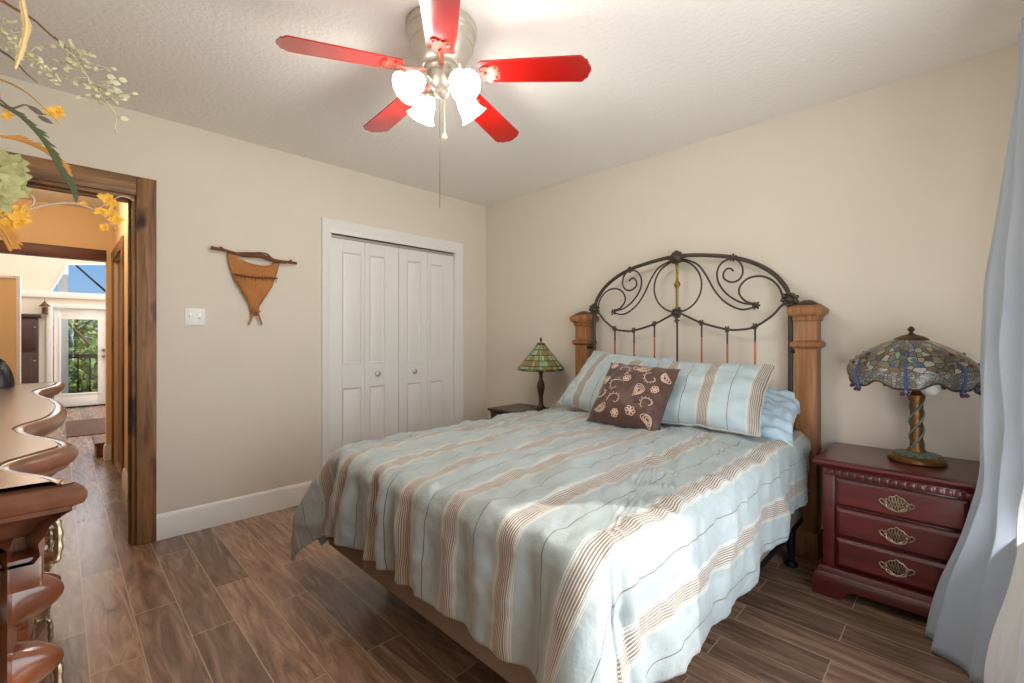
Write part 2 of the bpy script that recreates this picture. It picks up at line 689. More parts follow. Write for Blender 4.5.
def tube(bm, pts, r, seg=8, closed=False, flat=None):
    """r: number or function of 0..1"""
    pts = [Vector(p) for p in pts]
    n = len(pts)
    rings = []
    up = Vector((0, 0, 1))
    prevx = None
    for i, p in enumerate(pts):
        if closed:
            d = pts[(i + 1) % n] - pts[i - 1]
        else:
            d = pts[min(i + 1, n - 1)] - pts[max(i - 1, 0)]
        d.normalize()
        if prevx is None:
            x = d.cross(up)
            if x.length < 1e-3:
                x = d.cross(Vector((1, 0, 0)))
        else:
            x = prevx - d * prevx.dot(d)
        x.normalize()
        prevx = x
        y = d.cross(x)
        rr = r(i / max(1, n - 1)) if callable(r) else r
        fy = 1 if flat is None else flat
        rings.append([bm.verts.new(p + x * (rr * math.cos(2 * PI * k / seg)) + y * (rr * fy * math.sin(2 * PI * k / seg))) for k in range(seg)])
    for i in range(n if closed else n - 1):
        a, b = rings[i], rings[(i + 1) % n]
        for k in range(seg):
            k2 = (k + 1) % seg
            bm.faces.new((a[k], a[k2], b[k2], b[k]))
    if not closed:
        bm.faces.new(list(reversed(rings[0])))
        bm.faces.new(rings[-1])
    return rings


def blob(bm, c, r, sub=2, M=None, sq=(1, 1, 1)):
    t = bmesh.new()
    bmesh.ops.create_icosphere(t, subdivisions=sub, radius=1)
    for v in t.verts:
        p = Vector((v.co.x * r * sq[0], v.co.y * r * sq[1], v.co.z * r * sq[2]))
        if M is not None:
            p = M @ p
        v.co = p + Vector(c)
    join(bm, t)


def prism(bm, poly, fn, d0, d1):
    """poly: 2-D outline; fn(a, b, d) -> point; solid between depths d0 and d1"""
    A = [bm.verts.new(fn(a, b, d0)) for a, b in poly]
    B = [bm.verts.new(fn(a, b, d1)) for a, b in poly]
    n = len(poly)
    bm.faces.new(A)
    bm.faces.new(list(reversed(B)))
    for i in range(n):
        j = (i + 1) % n
        bm.faces.new((A[j], A[i], B[i], B[j]))
    bmesh.ops.recalc_face_normals(bm, faces=bm.faces)


def sweep_profile(bm, prof, path):
    """mitred moulding: prof (out, up) swept round a path of (x, y, nx, ny)"""
    rows = []
    for x, y, nx, ny in path:
        rows.append([bm.verts.new((x + nx * o, y + ny * o, z)) for o, z in prof])
    for a, b in zip(rows, rows[1:]):
        for k in range(len(prof) - 1):
            bm.faces.new((a[k], a[k + 1], b[k + 1], b[k]))
    bmesh.ops.recalc_face_normals(bm, faces=bm.faces)
    return rows


def at(u, v, y):
    """the point at distance y along the room under photograph position (u, v)"""
    a = (u - 512) / 452.5
    b = (337 - v) / 452.5
    t = y / (S2 * (1 - a))
    return Vector((S2 * (1 + a) * t, y, EYE + b * t))


# ---------------------------------------------------------------- the setting
XL, XH, YW, YC, H = -.62, 3.01, -.25, 3.377, 2.5
T = .12
b = new()
box(b, (XL - T, YW - T - .3, -.1), (XH + T, YC + T, 0))
box(b, (-1.6, YC + T, -.1), (4.2, 11.0, 0))
struct('floor', b, M_floor, smooth=False)
b = new()
box(b, (XL - T, YW - .16, H), (XH + T, YC + T, H + .1))
struct('ceiling', b, M_ceil, smooth=False)

DL, DR, DZ = -.45, .312, 2.013        # doorway
KL, KR, KZ = 1.435, 2.63, 1.985       # closet opening
b = new()
box(b, (XL - T, YC, 0), (DL, YC + T, H))
box(b, (DL, YC, DZ), (DR, YC + T, H))
box(b, (DR, YC, 0), (KL, YC + T, H))
box(b, (KL, YC, KZ), (KR, YC + T, H))
box(b, (KR, YC, 0), (XH + T, YC + T, H))
box(b, (KL, YC + .085, 0), (KR, YC + T, KZ))  # unseen backing panel, added behind the closet doors to stop light leaking
struct('wall_back', b, M_wall, smooth=False)
b = new()
box(b, (XH, YW - .16, 0), (XH + T, YC, H))
struct('wall_right', b, M_wall, smooth=False)
b = new()
box(b, (XL - T, YW - .16, 0), (XL, YC, H))
struct('wall_left', b, M_wall, smooth=False)
# window wall (beside and behind the viewer) with its wide opening
WX0, WX1, WZ0, WZ1 = .25, 2.34, .12, 2.06
b = new()
box(b, (XL, YW - .16, 0), (WX0, YW, H))
box(b, (WX1, YW - .16, 0), (XH, YW, H))
box(b, (WX0, YW - .16, WZ1), (WX1, YW, H))
box(b, (WX0, YW - .16, 0), (WX1, YW, WZ0))
struct('wall_front', b, M_wall, smooth=False)
b = new()
for lo, hi in (((WX0, WZ0), (WX0 + .04, WZ1)), ((WX1 - .04, WZ0), (WX1, WZ1)), ((WX0, WZ1 - .04), (WX1, WZ1)), ((WX0, WZ0), (WX1, WZ0 + .05))):
    box(b, (lo[0], YW - .12, lo[1]), (hi[0], YW - .07, hi[1]), .004)
struct('window_1', b, M_white)

# baseboards: moulded profile
BB = [(0, 0), (.016, 0), (.016, .105), (.012, .118), (.012, .126), (.006, .142), (0, .15)]


def baseboard(name, path, m=M_white):
    b = new()
    rows = sweep_profile(b, BB, path)
    for r in (rows[0], rows[-1]):
        try:
            b.faces.new(r)
        except ValueError:
            pass
    struct(name, b, m)


baseboard('baseboard_back', [(.403, YC, 0, -1), (1.372, YC, 0, -1)])
baseboard('baseboard_corner', [(2.711, YC, 0, -1), (XH, YC, -1, -1), (XH, YW, -1, 0)])
baseboard('baseboard_left', [(XL, YC, 1, 0), (XL, YW, 1, 0)])

# rustic casing of the doorway
b = new()
box(b, (DR, YC - .022, 0), (.403, YC, 2.121), .003)
box(b, (DL - .09, YC - .022, 0), (DL, YC, 2.121), .003)
box(b, (DR - .018, YC, 0), (DR, YC + T, DZ), .002)
box(b, (DL, YC, 0), (DL + .018, YC + T, DZ), .002)
box(b, (DR - .03, YC + .05, 0), (DR - .018, YC + .09, DZ - .018), .002)
struct('trim_1', b, M_rustic)
b = new()
box(b, (DL, YC - .022, DZ), (DR, YC, 2.121), .003)
box(b, (DL + .018, YC, DZ - .018), (DR - .018, YC + T, DZ), .002)
box(b, (DL + .018, YC + .05, DZ - .03), (DR - .03, YC + .09, DZ - .018), .002)
struct('trim_2', b, M_rustic_h)

# white closet casing: stepped moulding, plus head jamb and track
CP = [(0, 0), (0, .010), (.012, .016), (.05, .020), (.062, .022), (.068, .018), (.07, 0)]
b = new()
o_, z_ = 1.372, 2.088
rows = []
for cx, cz, dx, dz in ((KL, 0, -1, 0), (KL, KZ + .035, -1, 1), (KR, KZ + .035, 1, 1), (KR, 0, 1, 0)):
    rows.append([b.verts.new((cx + dx * q[0] * (.063 / .07 if dx < 0 else .08 / .07), YC - q[1], cz + dz * q[0])) for q in CP])
for r1, r2 in zip(rows, rows[1:]):
    for k in range(len(CP) - 1):
        b.faces.new((r1[k], r1[k + 1], r2[k + 1], r2[k]))
bmesh.ops.recalc_face_normals(b, faces=b.faces)
box(b, (KL, YC - .012, KZ), (KR, YC + .08, KZ + .036), .002)
box(b, (KL, YC - .005, 0), (KL + .012, YC + .08, KZ))
box(b, (KR - .012, YC - .005, 0), (KR, YC + .08, KZ))
struct('trim_3', b, M_white)
b = new()
box(b, (KL + .012, YC + .03, KZ - .022), (KR - .012, YC + .06, KZ - .002))
struct('trim_4', b, M_nickel)

# closet bifold doors
LEAF = [(1.449, 1.7295, 1.545, 1.700), (1.7315, 2.036, 1.7725, 1.905), (2.040, 2.3285, 2.120, 2.256), (2.3305, 2.616, 2.360, 2.492)]
KN = [None, 1.834, 2.185, None]
yd = YC + .022


def door_leaf(x0, x1, p0, p1, name, parent):
    b = new()
    z0, z1 = .015, 1.958
    pan = [(.20, .80), (.99, 1.857)]
    d = .009
    box(b, (x0, yd + d, z0), (x1, yd + .034, z1))
    box(b, (x0, yd, z0), (p0, yd + d, z1), .0015)
    box(b, (p1, yd, z0), (x1, yd + d, z1), .0015)
    zz = [z0] + [q for pr in pan for q in pr] + [z1]
    for i in range(0, len(zz), 2):
        box(b, (p0, yd, zz[i]), (p1, yd + d, zz[i + 1]), .0015)
    for a, c in pan:
        o = [(p0 + .003, a + .003), (p1 - .003, a + .003), (p1 - .003, c - .003), (p0 + .003, c - .003)]
        i1 = [(p0 + .012, a + .012), (p1 - .012, a + .012), (p1 - .012, c - .012), (p0 + .012, c - .012)]
        i2 = [(p0 + .034, a + .034), (p1 - .034, a + .034), (p1 - .034, c - .034), (p0 + .034, c - .034)]
        R = [[b.verts.new((x, yd + dy, z)) for x, z in L] for L, dy in ((o, .001), (i1, .0085), (i2, .002))]
        for r1, r2 in zip(R, R[1:]):
            for k in range(4):
                b.faces.new((r1[k], r1[(k + 1) % 4], r2[(k + 1) % 4], r2[k]))
        b.faces.new(R[2])
    bmesh.ops.recalc_face_normals(b, faces=b.faces)
    return obj(name, b, M_white, parent, angle=20)


for n_, idx in (('door_1', (0, 1)), ('door_2', (2, 3))):
    e = bpy.data.objects.new(n_, None)
    C.objects.link(e)
    e['kind'] = 'structure'
    loc = Vector((LEAF[idx[0]][0], yd, 0))
    e.location = loc
    WLOC[e.name] = loc
    for i in idx:
        lf = door_leaf(*LEAF[i], 'door_leaf', e)
        if KN[i]:
            b = new()
            lathe(b, [(.0, 0), (.012, 0), (.012, .004), (.007, .008), (.007, .016), (.016, .02), (.021, .026), (.019, .033), (.011, .036), (.0, .036)],
                  (KN[i], yd, .904), 20, Matrix.Rotation(R_(90), 3, 'X'))
            obj('knob', b, M_nickel, lf)

# ---------------------------------------------------------------- hall and far room
HX = .37
b = new()
box(b, (HX, YC + T, 0), (HX + .1, 4.90, 2.42))
box(b, (HX, 4.90, 1.93), (HX + .1, 5.78, 2.42))
box(b, (HX, 5.78, 0), (HX + .1, 6.02, 2.42))
box(b, (HX + .08, 4.90, 0), (HX + .1, 5.78, 1.93))
struct('wall_hall_right', b, M_tan, smooth=False)
b = new()
box(b, (HX - .015, 4.80, 0), (HX, 4.90, 2.02), .003)
box(b, (HX - .015, 5.78, 0), (HX, 5.88, 2.02), .003)
box(b, (HX - .015, 4.90, 1.93), (HX, 5.78, 2.02), .003)
struct('trim_5', b, M_rustic)
b = new()
box(b, (HX + .03, 4.90, .01), (HX + .065, 5.78, 1.93), .003)
struct('door_3', b, M_beam)
baseboard('baseboard_hall', [(HX, YC + T, -1, 0), (HX, 4.80, -1, 0)])
b = new()
box(b, (XL - T, YC + T, 0), (XL, 6.0, 2.42))
struct('wall_hall_left', b, M_tan, smooth=False)
b = new()
box(b, (XL - T, YC + T, 2.42), (HX + .1, 6.02, 2.5))
struct('ceiling_hall', b, M_ceil, smooth=False)
b = new()
box(b, (.322, 5.9, 0), (HX, 6.02, 2.42))
box(b, (XL, 5.9, 2.04), (.322, 6.02, 2.42))
box(b, (XL, 5.9, 0), (-.27, 6.02, 1.71))
struct('wall_hall_end', b, M_tan, smooth=False)
b = new()
box(b, (XL, 5.885, 1.94), (.322, 6.03, 2.04), .004)
struct('trim_6', b, M_beam)
b = new()
box(b, (-.27, 5.885, 0), (-.245, 6.03, 1.735), .003)
box(b, (XL, 5.885, 1.71), (-.27, 6.03, 1.735), .003)
struct('trim_7', b, M_white)
baseboard('baseboard_hall_end', [(.322, 6.02, -1, 0), (.322, 5.9, -1, -1), (HX, 5.9, 0, -1)])
point('hall_ceiling_lamp_light', (-.1, 4.7, 2.25), 15, (1, .82, .62), .08)

FY = 10.7
GX0, GX1, GZ0 = -.30, .60, 1.98
FD0, FD1, FDZ = -.075, .615, 1.685      # far door
g0, g1 = .02, .475                        # its glass
b = new()
box(b, (-1.6, FY, 0), (FD0, FY + .15, 1.95))
box(b, (FD1, FY, 0), (4.2, FY + .15, 1.95))
box(b, (FD0, FY, FDZ), (FD1, FY + .15, 1.95))
# above: gable window with a raking left edge
fn = lambda a, z, d: (a, FY + d, z)
prism(b, [(-1.6, 1.95), (-.10, 1.95), (.10, 2.43), (.10, 3.6), (-1.6, 3.6)], fn, 0, .15)
prism(b, [(.10, 2.43), (1.6, 2.60), (1.6, 3.6), (.10, 3.6)], fn, 0, .15)
prism(b, [(1.6, 1.95), (4.2, 1.95), (4.2, 3.6), (1.6, 3.6)], fn, 0, .15)
struct('wall_far', b, M_cream, smooth=False)
b = new()
box(b, (-1.6, FY - .05, 1.85), (4.2, FY, 1.95), .004)
tube(b, [(-.10, FY - .01, 1.95), (.10, FY - .01, 2.43)], .012, 6)
struct('window_2', b, M_white)
b = new()
box(b, (-1.7, 6.02, 0), (-1.6, FY, 3.6))
struct('wall_far_left', b, M_cream, smooth=False)
b = new()
box(b, (-1.7, 6.02, 3.6), (4.2, FY + .15, 3.7))
struct('ceiling_far', b, M_cream, smooth=False)
b = new()
box(b, (-1.6, 6.02, 2.42), (4.2, 6.12, 3.6))
box(b, (HX + .1, 5.9, 0), (4.2, 6.02, 2.42))
struct('wall_far_front', b, M_cream, smooth=False)
b = new()
for z0, z1 in ((0, .3), (2.7, 3.6)):
    box(b, (4.2, 6.02, z0), (4.3, FY + .15, z1))
for y in (6.02, 7.5, 9.0, 10.65):
    box(b, (4.2, y, .3), (4.3, y + .2, 2.7))
struct('wall_far_right', b, M_cream, smooth=False)
# far door with its glass light
e = bpy.data.objects.new('door_4', None)
C.objects.link(e)
e['kind'] = 'structure'
e.location = (FD0, FY, 0)
WLOC[e.name] = Vector((FD0, FY, 0))
b = new()
box(b, (FD0 + .01, FY + .04, .02), (g0, FY + .08, FDZ - .01), .003)
box(b, (g1, FY + .04, .02), (FD1 - .01, FY + .08, FDZ - .01), .003)
box(b, (g0, FY + .04, .02), (g1, FY + .08, .24), .003)
box(b, (g0, FY + .04, 1.50), (g1, FY + .08, FDZ - .01), .003)
for lo, hi in (((g0 - .03, .21), (g0, 1.53)), ((g1, .21), (g1 + .03, 1.53)), ((g0, .21), (g1, .24)), ((g0, 1.50), (g1, 1.53))):
    box(b, (lo[0], FY + .025, lo[1]), (hi[0], FY + .04, hi[1]), .004)
obj('door_panel', b, M_white, e)
b = new()
box(b, (g0, FY + .057, .24), (g1, FY + .063, 1.50))
obj('pane', b, M_glass, e, smooth=False)
b = new()
for z in (.86, .97):
    lathe(b, [(0, 0), (.03, 0), (.03, .008), (.012, .012), (.012, .03), (.026, .04), (.026, .06), (0, .065)], (.555, FY + .04, z), 14, Matrix.Rotation(R_(90), 3, 'X'))
obj('knob', b, M_antique, e)
b = new()
box(b, (FD0, FY - .02, 0), (FD1, FY + .12, .02))
obj('threshold', b, M_black, e)
b = new()
for lo, hi in (((FD0 - .08, 0), (FD0, FDZ + .07)), ((FD1, 0), (FD1 + .08, FDZ + .07)), ((FD0, FDZ), (FD1, FDZ + .07))):
    box(b, (lo[0], FY - .02, lo[1]), (hi[0], FY, hi[1]), .004)
struct('trim_8', b, M_white)

# tall cabinet with a lantern on it
t = thing('tall_cabinet', 'tall dark reddish cabinet beside the glazed far door', 'cabinet', (-.5, FY - .45, 0))
b = new()
box(b, (-.62, FY - .42, .05), (-.235, FY - .03, 1.50), .006)
box(b, (-.65, FY - .45, 0), (-.21, FY - .02, .06), .006)
obj('body', b, M_dkcab, t)
b = new()
box(b, (-.66, FY - .47, 1.50), (-.20, FY - .02, 1.56), .012)
obj('cornice', b, M_dkcab, t)
for z0, z1 in ((.1, .95), (.98, 1.47)):
    b = new()
    box(b, (-.60, FY - .44, z0), (-.255, FY - .42, z1), .006)
    box(b, (-.55, FY - .446, z0 + .05), (-.305, FY - .44, z1 - .05), .004)
    dd = obj('door', b, M_dkcab, t)
    b = new()
    blob(b, (-.275, FY - .455, z1 - .12), .014)
    obj('knob', b, M_antique, dd)
t = thing('lantern', 'small dark hanging lantern on the cream wall by the cabinet', 'lantern', (-.17, FY - .07, 1.6))
b = new()
box(b, (-.21, FY - .12, 1.57), (-.13, FY - .03, 1.585), .003)
for x in (-.205, -.14):
    for y in (FY - .115, FY - .04):
        box(b, (x, y, 1.585), (x + .008, y + .008, 1.70))
obj('frame', b, M_branch, t)
b = new()
lathe(b, [(.07, 1.70), (.06, 1.715), (.02, 1.76), (.012, 1.78), (0, 1.79)], (-.17, FY - .075, 0), 4)
tube(b, [(-.17, FY - .075, 1.78), (-.17, FY - .075, 1.82), (-.17, FY, 1.82)], .004, 6)
obj('roof', b, M_branch, t)
b = new()
lathe(b, [(.025, 1.585), (.025, 1.68), (0, 1.685)], (-.17, FY - .075, 0), 12)
obj('candle', b, M_beam, t)
b = new()
box(b, (.06, 7.55, 0), (.52, 8.95, .012), .004)
tag(obj('door_mat', b, M_rug), 'brown rectangular rug on the bright floor before the glazed door', 'rug')
# low wooden step at the end of the hall
t = thing('wooden_step', 'low dark wooden step box by the hall pier', 'step stool', (.30, 6.22, 0))
b = new()
box(b, (.245, 6.06, .12), (.36, 6.55, .15), .006)
obj('tread', b, M_beam, t)
b = new()
box(b, (.26, 6.08, 0), (.355, 6.53, .12), .003)
obj('riser', b, M_beam, t)

# ---------------------------------------------------------------- outdoors beyond the far door
b = new()
box(b, (-8, FY + .15, -.35), (12, FY + 1.8, -.02))
struct('balcony_floor', b, M_soil, smooth=False)
b = new()
box(b, (-30, FY + 1.8, -2.6), (40, 60, -2.5))
struct('ground', b, M_grass, smooth=False)
b = new()
box(b, (-30, -30, -2.6), (40, YW - .5, -2.5))
struct('ground_front', b, M_grass, smooth=False)
t = thing('balcony_railing', 'black metal balcony railing outside the glazed door', 'railing', (.3, FY + 1.7, -.02))
b = new()
box(b, (-1.2, FY + 1.66, .78), (1.8, FY + 1.74, .86), .006)
obj('top_rail', b, M_black, t)
b = new()
box(b, (-1.2, FY + 1.68, .06), (1.8, FY + 1.72, .10), .004)
obj('bottom_rail', b, M_black, t)
bal = None
for k in range(17):
    x = -1.1 + k * .17
    if bal is None:
        b = new()
        box(b, (x - .014, FY + 1.686, .10), (x + .014, FY + 1.714, .78), .003)
        bal = obj('baluster', b, M_black, t)
    else:
        o = bal.copy()
        C.objects.link(o)
        o.location.x += k * .17
for x in (-1.2, 1.8):
    b = new()
    box(b, (x - .04, FY + 1.66, -.02), (x + .04, FY + 1.74, .9), .006)
    obj('post', b, M_black, t)
b = new()
box(b, (-.03, FY + 1.45, -.02), (.12, FY + 1.60, 2.82), .01)
tag(obj('porch_post', b, M_whitepost), 'white porch post seen through the glazed door', 'post')
b = new()
tube(b, [(.045, FY + 1.53, 2.80), (1.80, FY + 1.70, .87)], .02, 6)
tag(obj('overhead_cable', b, M_cable), 'dark cable slanting across the blue sky in the high window', 'cable')

rnd = random.Random(4)


def leafcloud(bm, c, rad, n, size, rn, sq=(1, 1, 1)):
    for _ in range(n):
        d = Vector((rn.gauss(0, 1), rn.gauss(0, 1), rn.gauss(0, 1))).normalized()
        r = rn.random() ** .45
        p = Vector(c) + Vector((d.x * rad * sq[0], d.y * rad * sq[1], d.z * rad * sq[2])) * r
        nn = Vector((rn.gauss(0, 1), rn.gauss(0, 1), rn.gauss(.4, 1))).normalized()
        a = nn.orthogonal().normalized()
        a = Matrix.Rotation(rn.random() * 6.28, 3, nn) @ a
        bb = nn.cross(a)
        s = size * (.6 + .8 * rn.random())
        bm.faces.new([bm.verts.new(p + a * s), bm.verts.new(p + bb * s * .45), bm.verts.new(p - a * s), bm.verts.new(p - bb * s * .45)])


def tree(name, label, x, y, hgt, crown, m, n):
    t = thing(name, label, 'tree', (x, y, -2.5), 'trees beyond the balcony')
    b = new()
    pts = spline([(x, y, -2.5), (x + .1, y, -1), (x - .05, y + .05, hgt * .55), (x + .05, y, hgt)], 5)
    tube(b, pts, lambda q: .14 * (1 - .8 * q), 8)
    for k in range(5):
        a = k * 1.3
        z = -.8 + k * .5
        tube(b, spline([(x, y, z), (x + .5 * math.cos(a), y + .5 * math.sin(a), z + .5), (x + crown * .8 * math.cos(a), y + crown * .8 * math.sin(a), z + .9)], 4),
             lambda q: .05 * (1 - .7 * q), 6)
    obj('trunk', b, M_trunk, t)
    b = new()
    for k in range(9):
        c = (x + rnd.uniform(-.7, .7) * crown, y + rnd.uniform(-.5, .5) * crown, rnd.uniform(-1.6, hgt))
        leafcloud(b, c, crown * .62, n // 9, .085, rnd, (1, .8, .85))
    obj('foliage', b, m, t, smooth=False)


tree('leafy_tree', 'dark green leafy tree low behind the balcony railing', .75, 15.4, .9, 1.15, M_leaf, 5200)
tree('leafy_tree', 'pale olive tree filling the upper glass of the far door', .45, 20.6, 2.4, 1.7, M_leaf2, 5200)
tree('leafy_tree', 'broad green tree farther off beside the porch post', -3.6, 18.0, 2.0, 1.4, M_leaf, 3200)
tree('leafy_tree', 'round green tree behind the right of the balcony', 4.6, 18.0, 1.7, 1.3, M_leaf, 3200)
# ---------------------------------------------------------------- bed
BY = 1.36
BX0, BX1, BY0, BY1 = .885, 2.86, .615, 2.115       # mattress
bed = thing('bed', 'queen bed with scrolled iron headboard between two oak posts', 'bed', (1.9, BY, 0))
b = new()
box(b, (BX0, BY0, .222), (BX1, BY1, .425), .025, 3)
obj('box_spring', b, M_boxspring, bed)
b = new()
box(b, (BX0 + .01, BY0 + .01, .425), (BX1, BY1 - .01, .655), .05, 4)
obj('mattress', b, M_matt, bed)
b = new()
for y in (BY0 + .01, BY1 - .05):
    box(b, (BX0 + .12, y, .185), (BX1 + .05, y + .04, .222), .003)
for x in (BX0 + .3, 1.85, BX1 - .2):
    box(b, (x, BY0 + .01, .19), (x + .04, BY1 - .01, .218), .003)
obj('metal_frame', b, M_black, bed)
for x in (BX0 + .32, BX1 - .14):
    for y in (BY0 + .03, BY1 - .03):
        b = new()
        lathe(b, [(0, 0), (.032, 0), (.034, .012), (.028, .02), (.016, .03), (.02, .12), (.022, .185)], (x, y, 0), 16)
        obj('leg', b, M_black, bed)
# oak posts
for y in (.612, 2.118):
    b = new()
    w2 = .052
    hx = 2.925
    box(b, (hx - w2, y - w2, .0), (hx + w2, y + w2, 1.31), .004)
    box(b, (hx - w2 - .006, y - w2 - .006, 0), (hx + w2 + .006, y + w2 + .006, .14), .004)
    po = obj('post', b, M_oak, bed)

    def ring(bm, prof):
        rows = [[bm.verts.new((hx + sx * r, y + sy * r, z)) for sx, sy in ((-1, -1), (1, -1), (1, 1), (-1, 1))] for r, z in prof]
        for r1, r2 in zip(rows, rows[1:]):
            for k in range(4):
                bm.faces.new((r1[k], r1[(k + 1) % 4], r2[(k + 1) % 4], r2[k]))
        bm.faces.new(list(reversed(rows[0])))
        bm.faces.new(rows[-1])
    b = new()
    ring(b, [(.05, 1.135), (.062, 1.142), (.071, 1.15), (.071, 1.168), (.062, 1.176), (.05, 1.183)])
    obj('collar', b, M_oak, po)
    b = new()
    ring(b, [(.053, 1.285), (.060, 1.292), (.062, 1.312), (.076, 1.322), (.084, 1.338), (.084, 1.352), (.074, 1.366), (.062, 1.374)])
    obj('cap', b, M_oak, po)
    b = new()
    ring(b, [(.058, 1.374), (.054, 1.380), (.02, 1.402), (.004, 1.405)])
    obj('cap_plate', b, M_bronze, po)
# iron headboard, mirrored about the middle
HBX = 2.90
HC = 1.349


def hp(pts, s=1, dx=0.):
    return [Vector((HBX + dx, HC - s * a, z)) for a, z in pts]


b = new()
half = [(0, 1.737), (.09, 1.732), (.217, 1.714), (.349, 1.686), (.472, 1.636), (.566, 1.570), (.625, 1.498), (.650, 1.44), (.658, 1.38), (.659, 1.2), (.659, .8), (.659, .1)]
full = [(-a, z) for a, z in reversed(half[1:])] + half
tube(b, spline(hp(full), 6), .013, 10)
tube(b, [Vector((HBX, HC - .659, .32)), Vector((HBX, HC + .659, .32))], .011, 8)
frame = obj('headboard_frame', b, M_iron, bed)
for s in (1, -1):
    for z in (1.12, .5):
        b = new()
        a0 = HC - s * .659
        a1 = .612 + .05 if s > 0 else 2.118 - .05
        box(b, (HBX - .012, min(a0, a1) - .004, z - .012), (HBX + .012, max(a0, a1) + .004, z + .012), .003)
        obj('post_bracket', b, M_black, frame)


def piece(name, pts, r, m=M_iron, n=8):
    for s in (1, -1):
        b = new()
        tube(b, spline(hp(pts, s, -.004), n), r, 8)
        obj(name, b, m, frame)


sm = [(-.66, 1.41), (-.611, 1.375), (-.566, 1.323), (-.476, 1.261), (-.40, 1.245), (-.317, 1.247), (-.162, 1.29), (-.076, 1.33), (0, 1.366)]
b = new()
tube(b, spline(hp(sm, 1), 7), .007, 8)
tube(b, spline(hp(sm, -1), 7), .007, 8)
obj('lower_arc', b, M_iron, frame)
b = new()
tube(b, [Vector((HBX - .003, HC + .163 * math.cos(q * PI / 24), 1.535 + .17 * math.sin(q * PI / 24))) for q in range(48)], .006, 8, closed=True)
obj('centre_ring', b, M_iron, frame)
piece('scroll', [(0, 1.722), (.076, 1.699), (.14, 1.663), (.189, 1.594), (.244, 1.492), (.31, 1.413), (.399, 1.366), (.484, 1.377)], .006)
piece('scroll', [(.484, 1.390), (.399, 1.408), (.323, 1.459), (.271, 1.531), (.259, 1.601), (.284, 1.655), (.33, 1.676), (.372, 1.668),
                 (.401, 1.636), (.409, 1.586), (.387, 1.545), (.343, 1.535), (.303, 1.558), (.297, 1.592), (.318, 1.618), (.342, 1.616), (.355, 1.600)], .006)
piece('scroll', [(.640, 1.395), (.622, 1.432), (.600, 1.486), (.560, 1.532), (.505, 1.556), (.44, 1.549), (.397, 1.510), (.389, 1.462), (.424, 1.415), (.484, 1.391)], .006)


def rosette(a, z, r, name='rosette', seed=0, n=9):
    b = new()
    rn = random.Random(seed)
    c = Vector((HBX - .004, HC - a, z))
    blob(b, c, r * .62, 2, sq=(.8, 1, 1))
    for k in range(n):
        q = 2 * PI * k / n
        rr = r * (.72 + .2 * rn.random())
        blob(b, c + Vector((-.004 * rn.random(), math.cos(q) * rr, math.sin(q) * rr)), r * .36, 1)
    blob(b, c + Vector((-r * .55, 0, 0)), r * .34, 1)
    obj(name, b, M_iron, frame)


b = new()
c = Vector((HBX - .006, HC, 1.725))
for dy, dz, r in ((0, 0, .036), (.03, .004, .022), (-.03, .004, .022), (.055, .006, .016), (-.055, .006, .016), (0, .03, .02), (.02, .022, .018), (-.02, .022, .018),
                  (.018, -.022, .017), (-.018, -.022, .017), (0, -.034, .014), (.072, .004, .011), (-.072, .004, .011)):
    blob(b, c + Vector((-.004, dy, dz)), r, 2, sq=(.6, 1, 1))
obj('crest', b, M_iron, frame)
for s in (1, -1):
    rosette(s * .484, 1.385, .022, 'scroll_tip', 3, 6)
    rosette(s * .352, 1.682, .022, seed=2, n=7)
    rosette(s * .655, 1.41, .040, 'corner_casting', 5)
    for a, z in ((.162, 1.29), (.319, 1.247), (.476, 1.262)):
        rosette(s * a, z, .019, seed=7, n=6)
        b = new()
        tube(b, [Vector((HBX, HC - s * a, z)), Vector((HBX, HC - s * a, z - .09))], .006, 8)
        obj('spindle', b, M_iron, frame)
        b = new()
        tube(b, [Vector((HBX, HC - s * a, z - .09)), Vector((HBX, HC - s * a, .33))], .0062, 8)
        o = obj('spindle', b, M_copper, frame)
        o['label'] = 'copper coloured lower length of spindle'
rosette(0, 1.362, .034, seed=9)
rosette(0, 1.308, .018, seed=9, n=6)
b = new()
tube(b, [Vector((HBX, HC, 1.31)), Vector((HBX, HC, .33))], .0065, 8)
obj('spindle', b, M_iron, frame)
b = new()
lathe(b, [(.008, 1.385), (.011, 1.392), (.009, 1.405), (.009, 1.52), (.013, 1.53), (.021, 1.543), (.021, 1.553), (.013, 1.566), (.009, 1.576),
          (.009, 1.66), (.013, 1.668), (.008, 1.69)], (HBX - .002, HC, 0), 16)
o = obj('brass_rod', b, M_brass, frame)

# ---------------------------------------------------------------- comforter
XF, YR, YL, XE = .935, .655, 2.075, 2.85       # inset lines of the top
RC, RO = .10, .07                               # plan corner, rolled edge
ZT = .685


def perimeter():
    out = []                                    # x, y, nx, ny, corner-ness, side tag
    n = 150
    for k in range(n):
        x = XE + (XF + RC - XE) * k / n
        out.append((x, YR, 0, -1))
    n = 70
    for k in range(n):
        a = PI / 2 * k / n
        out.append((XF + RC - RC * math.sin(a), YR + RC - RC * math.cos(a), -math.sin(a), -math.cos(a)))
    n = 150
    for k in range(n):
        out.append((XF, YR + RC + (YL - YR - 2 * RC) * k / n, -1, 0))
    n = 70
    for k in range(n):
        a = PI / 2 * k / n
        out.append((XF + RC - RC * math.cos(a), YL - RC + RC * math.sin(a), -math.cos(a), math.sin(a)))
    n = 150
    for k in range(n + 1):
        out.append((XF + RC + (XE - XF - RC) * k / n, YL, 0, 1))
    return out


def sst(a, b_, x):
    t = max(0, min(1, (x - a) / (b_ - a)))
    return t * t * (3 - 2 * t)


def nz(x, y, z):
    return noise.noise(Vector((x, y, z)))


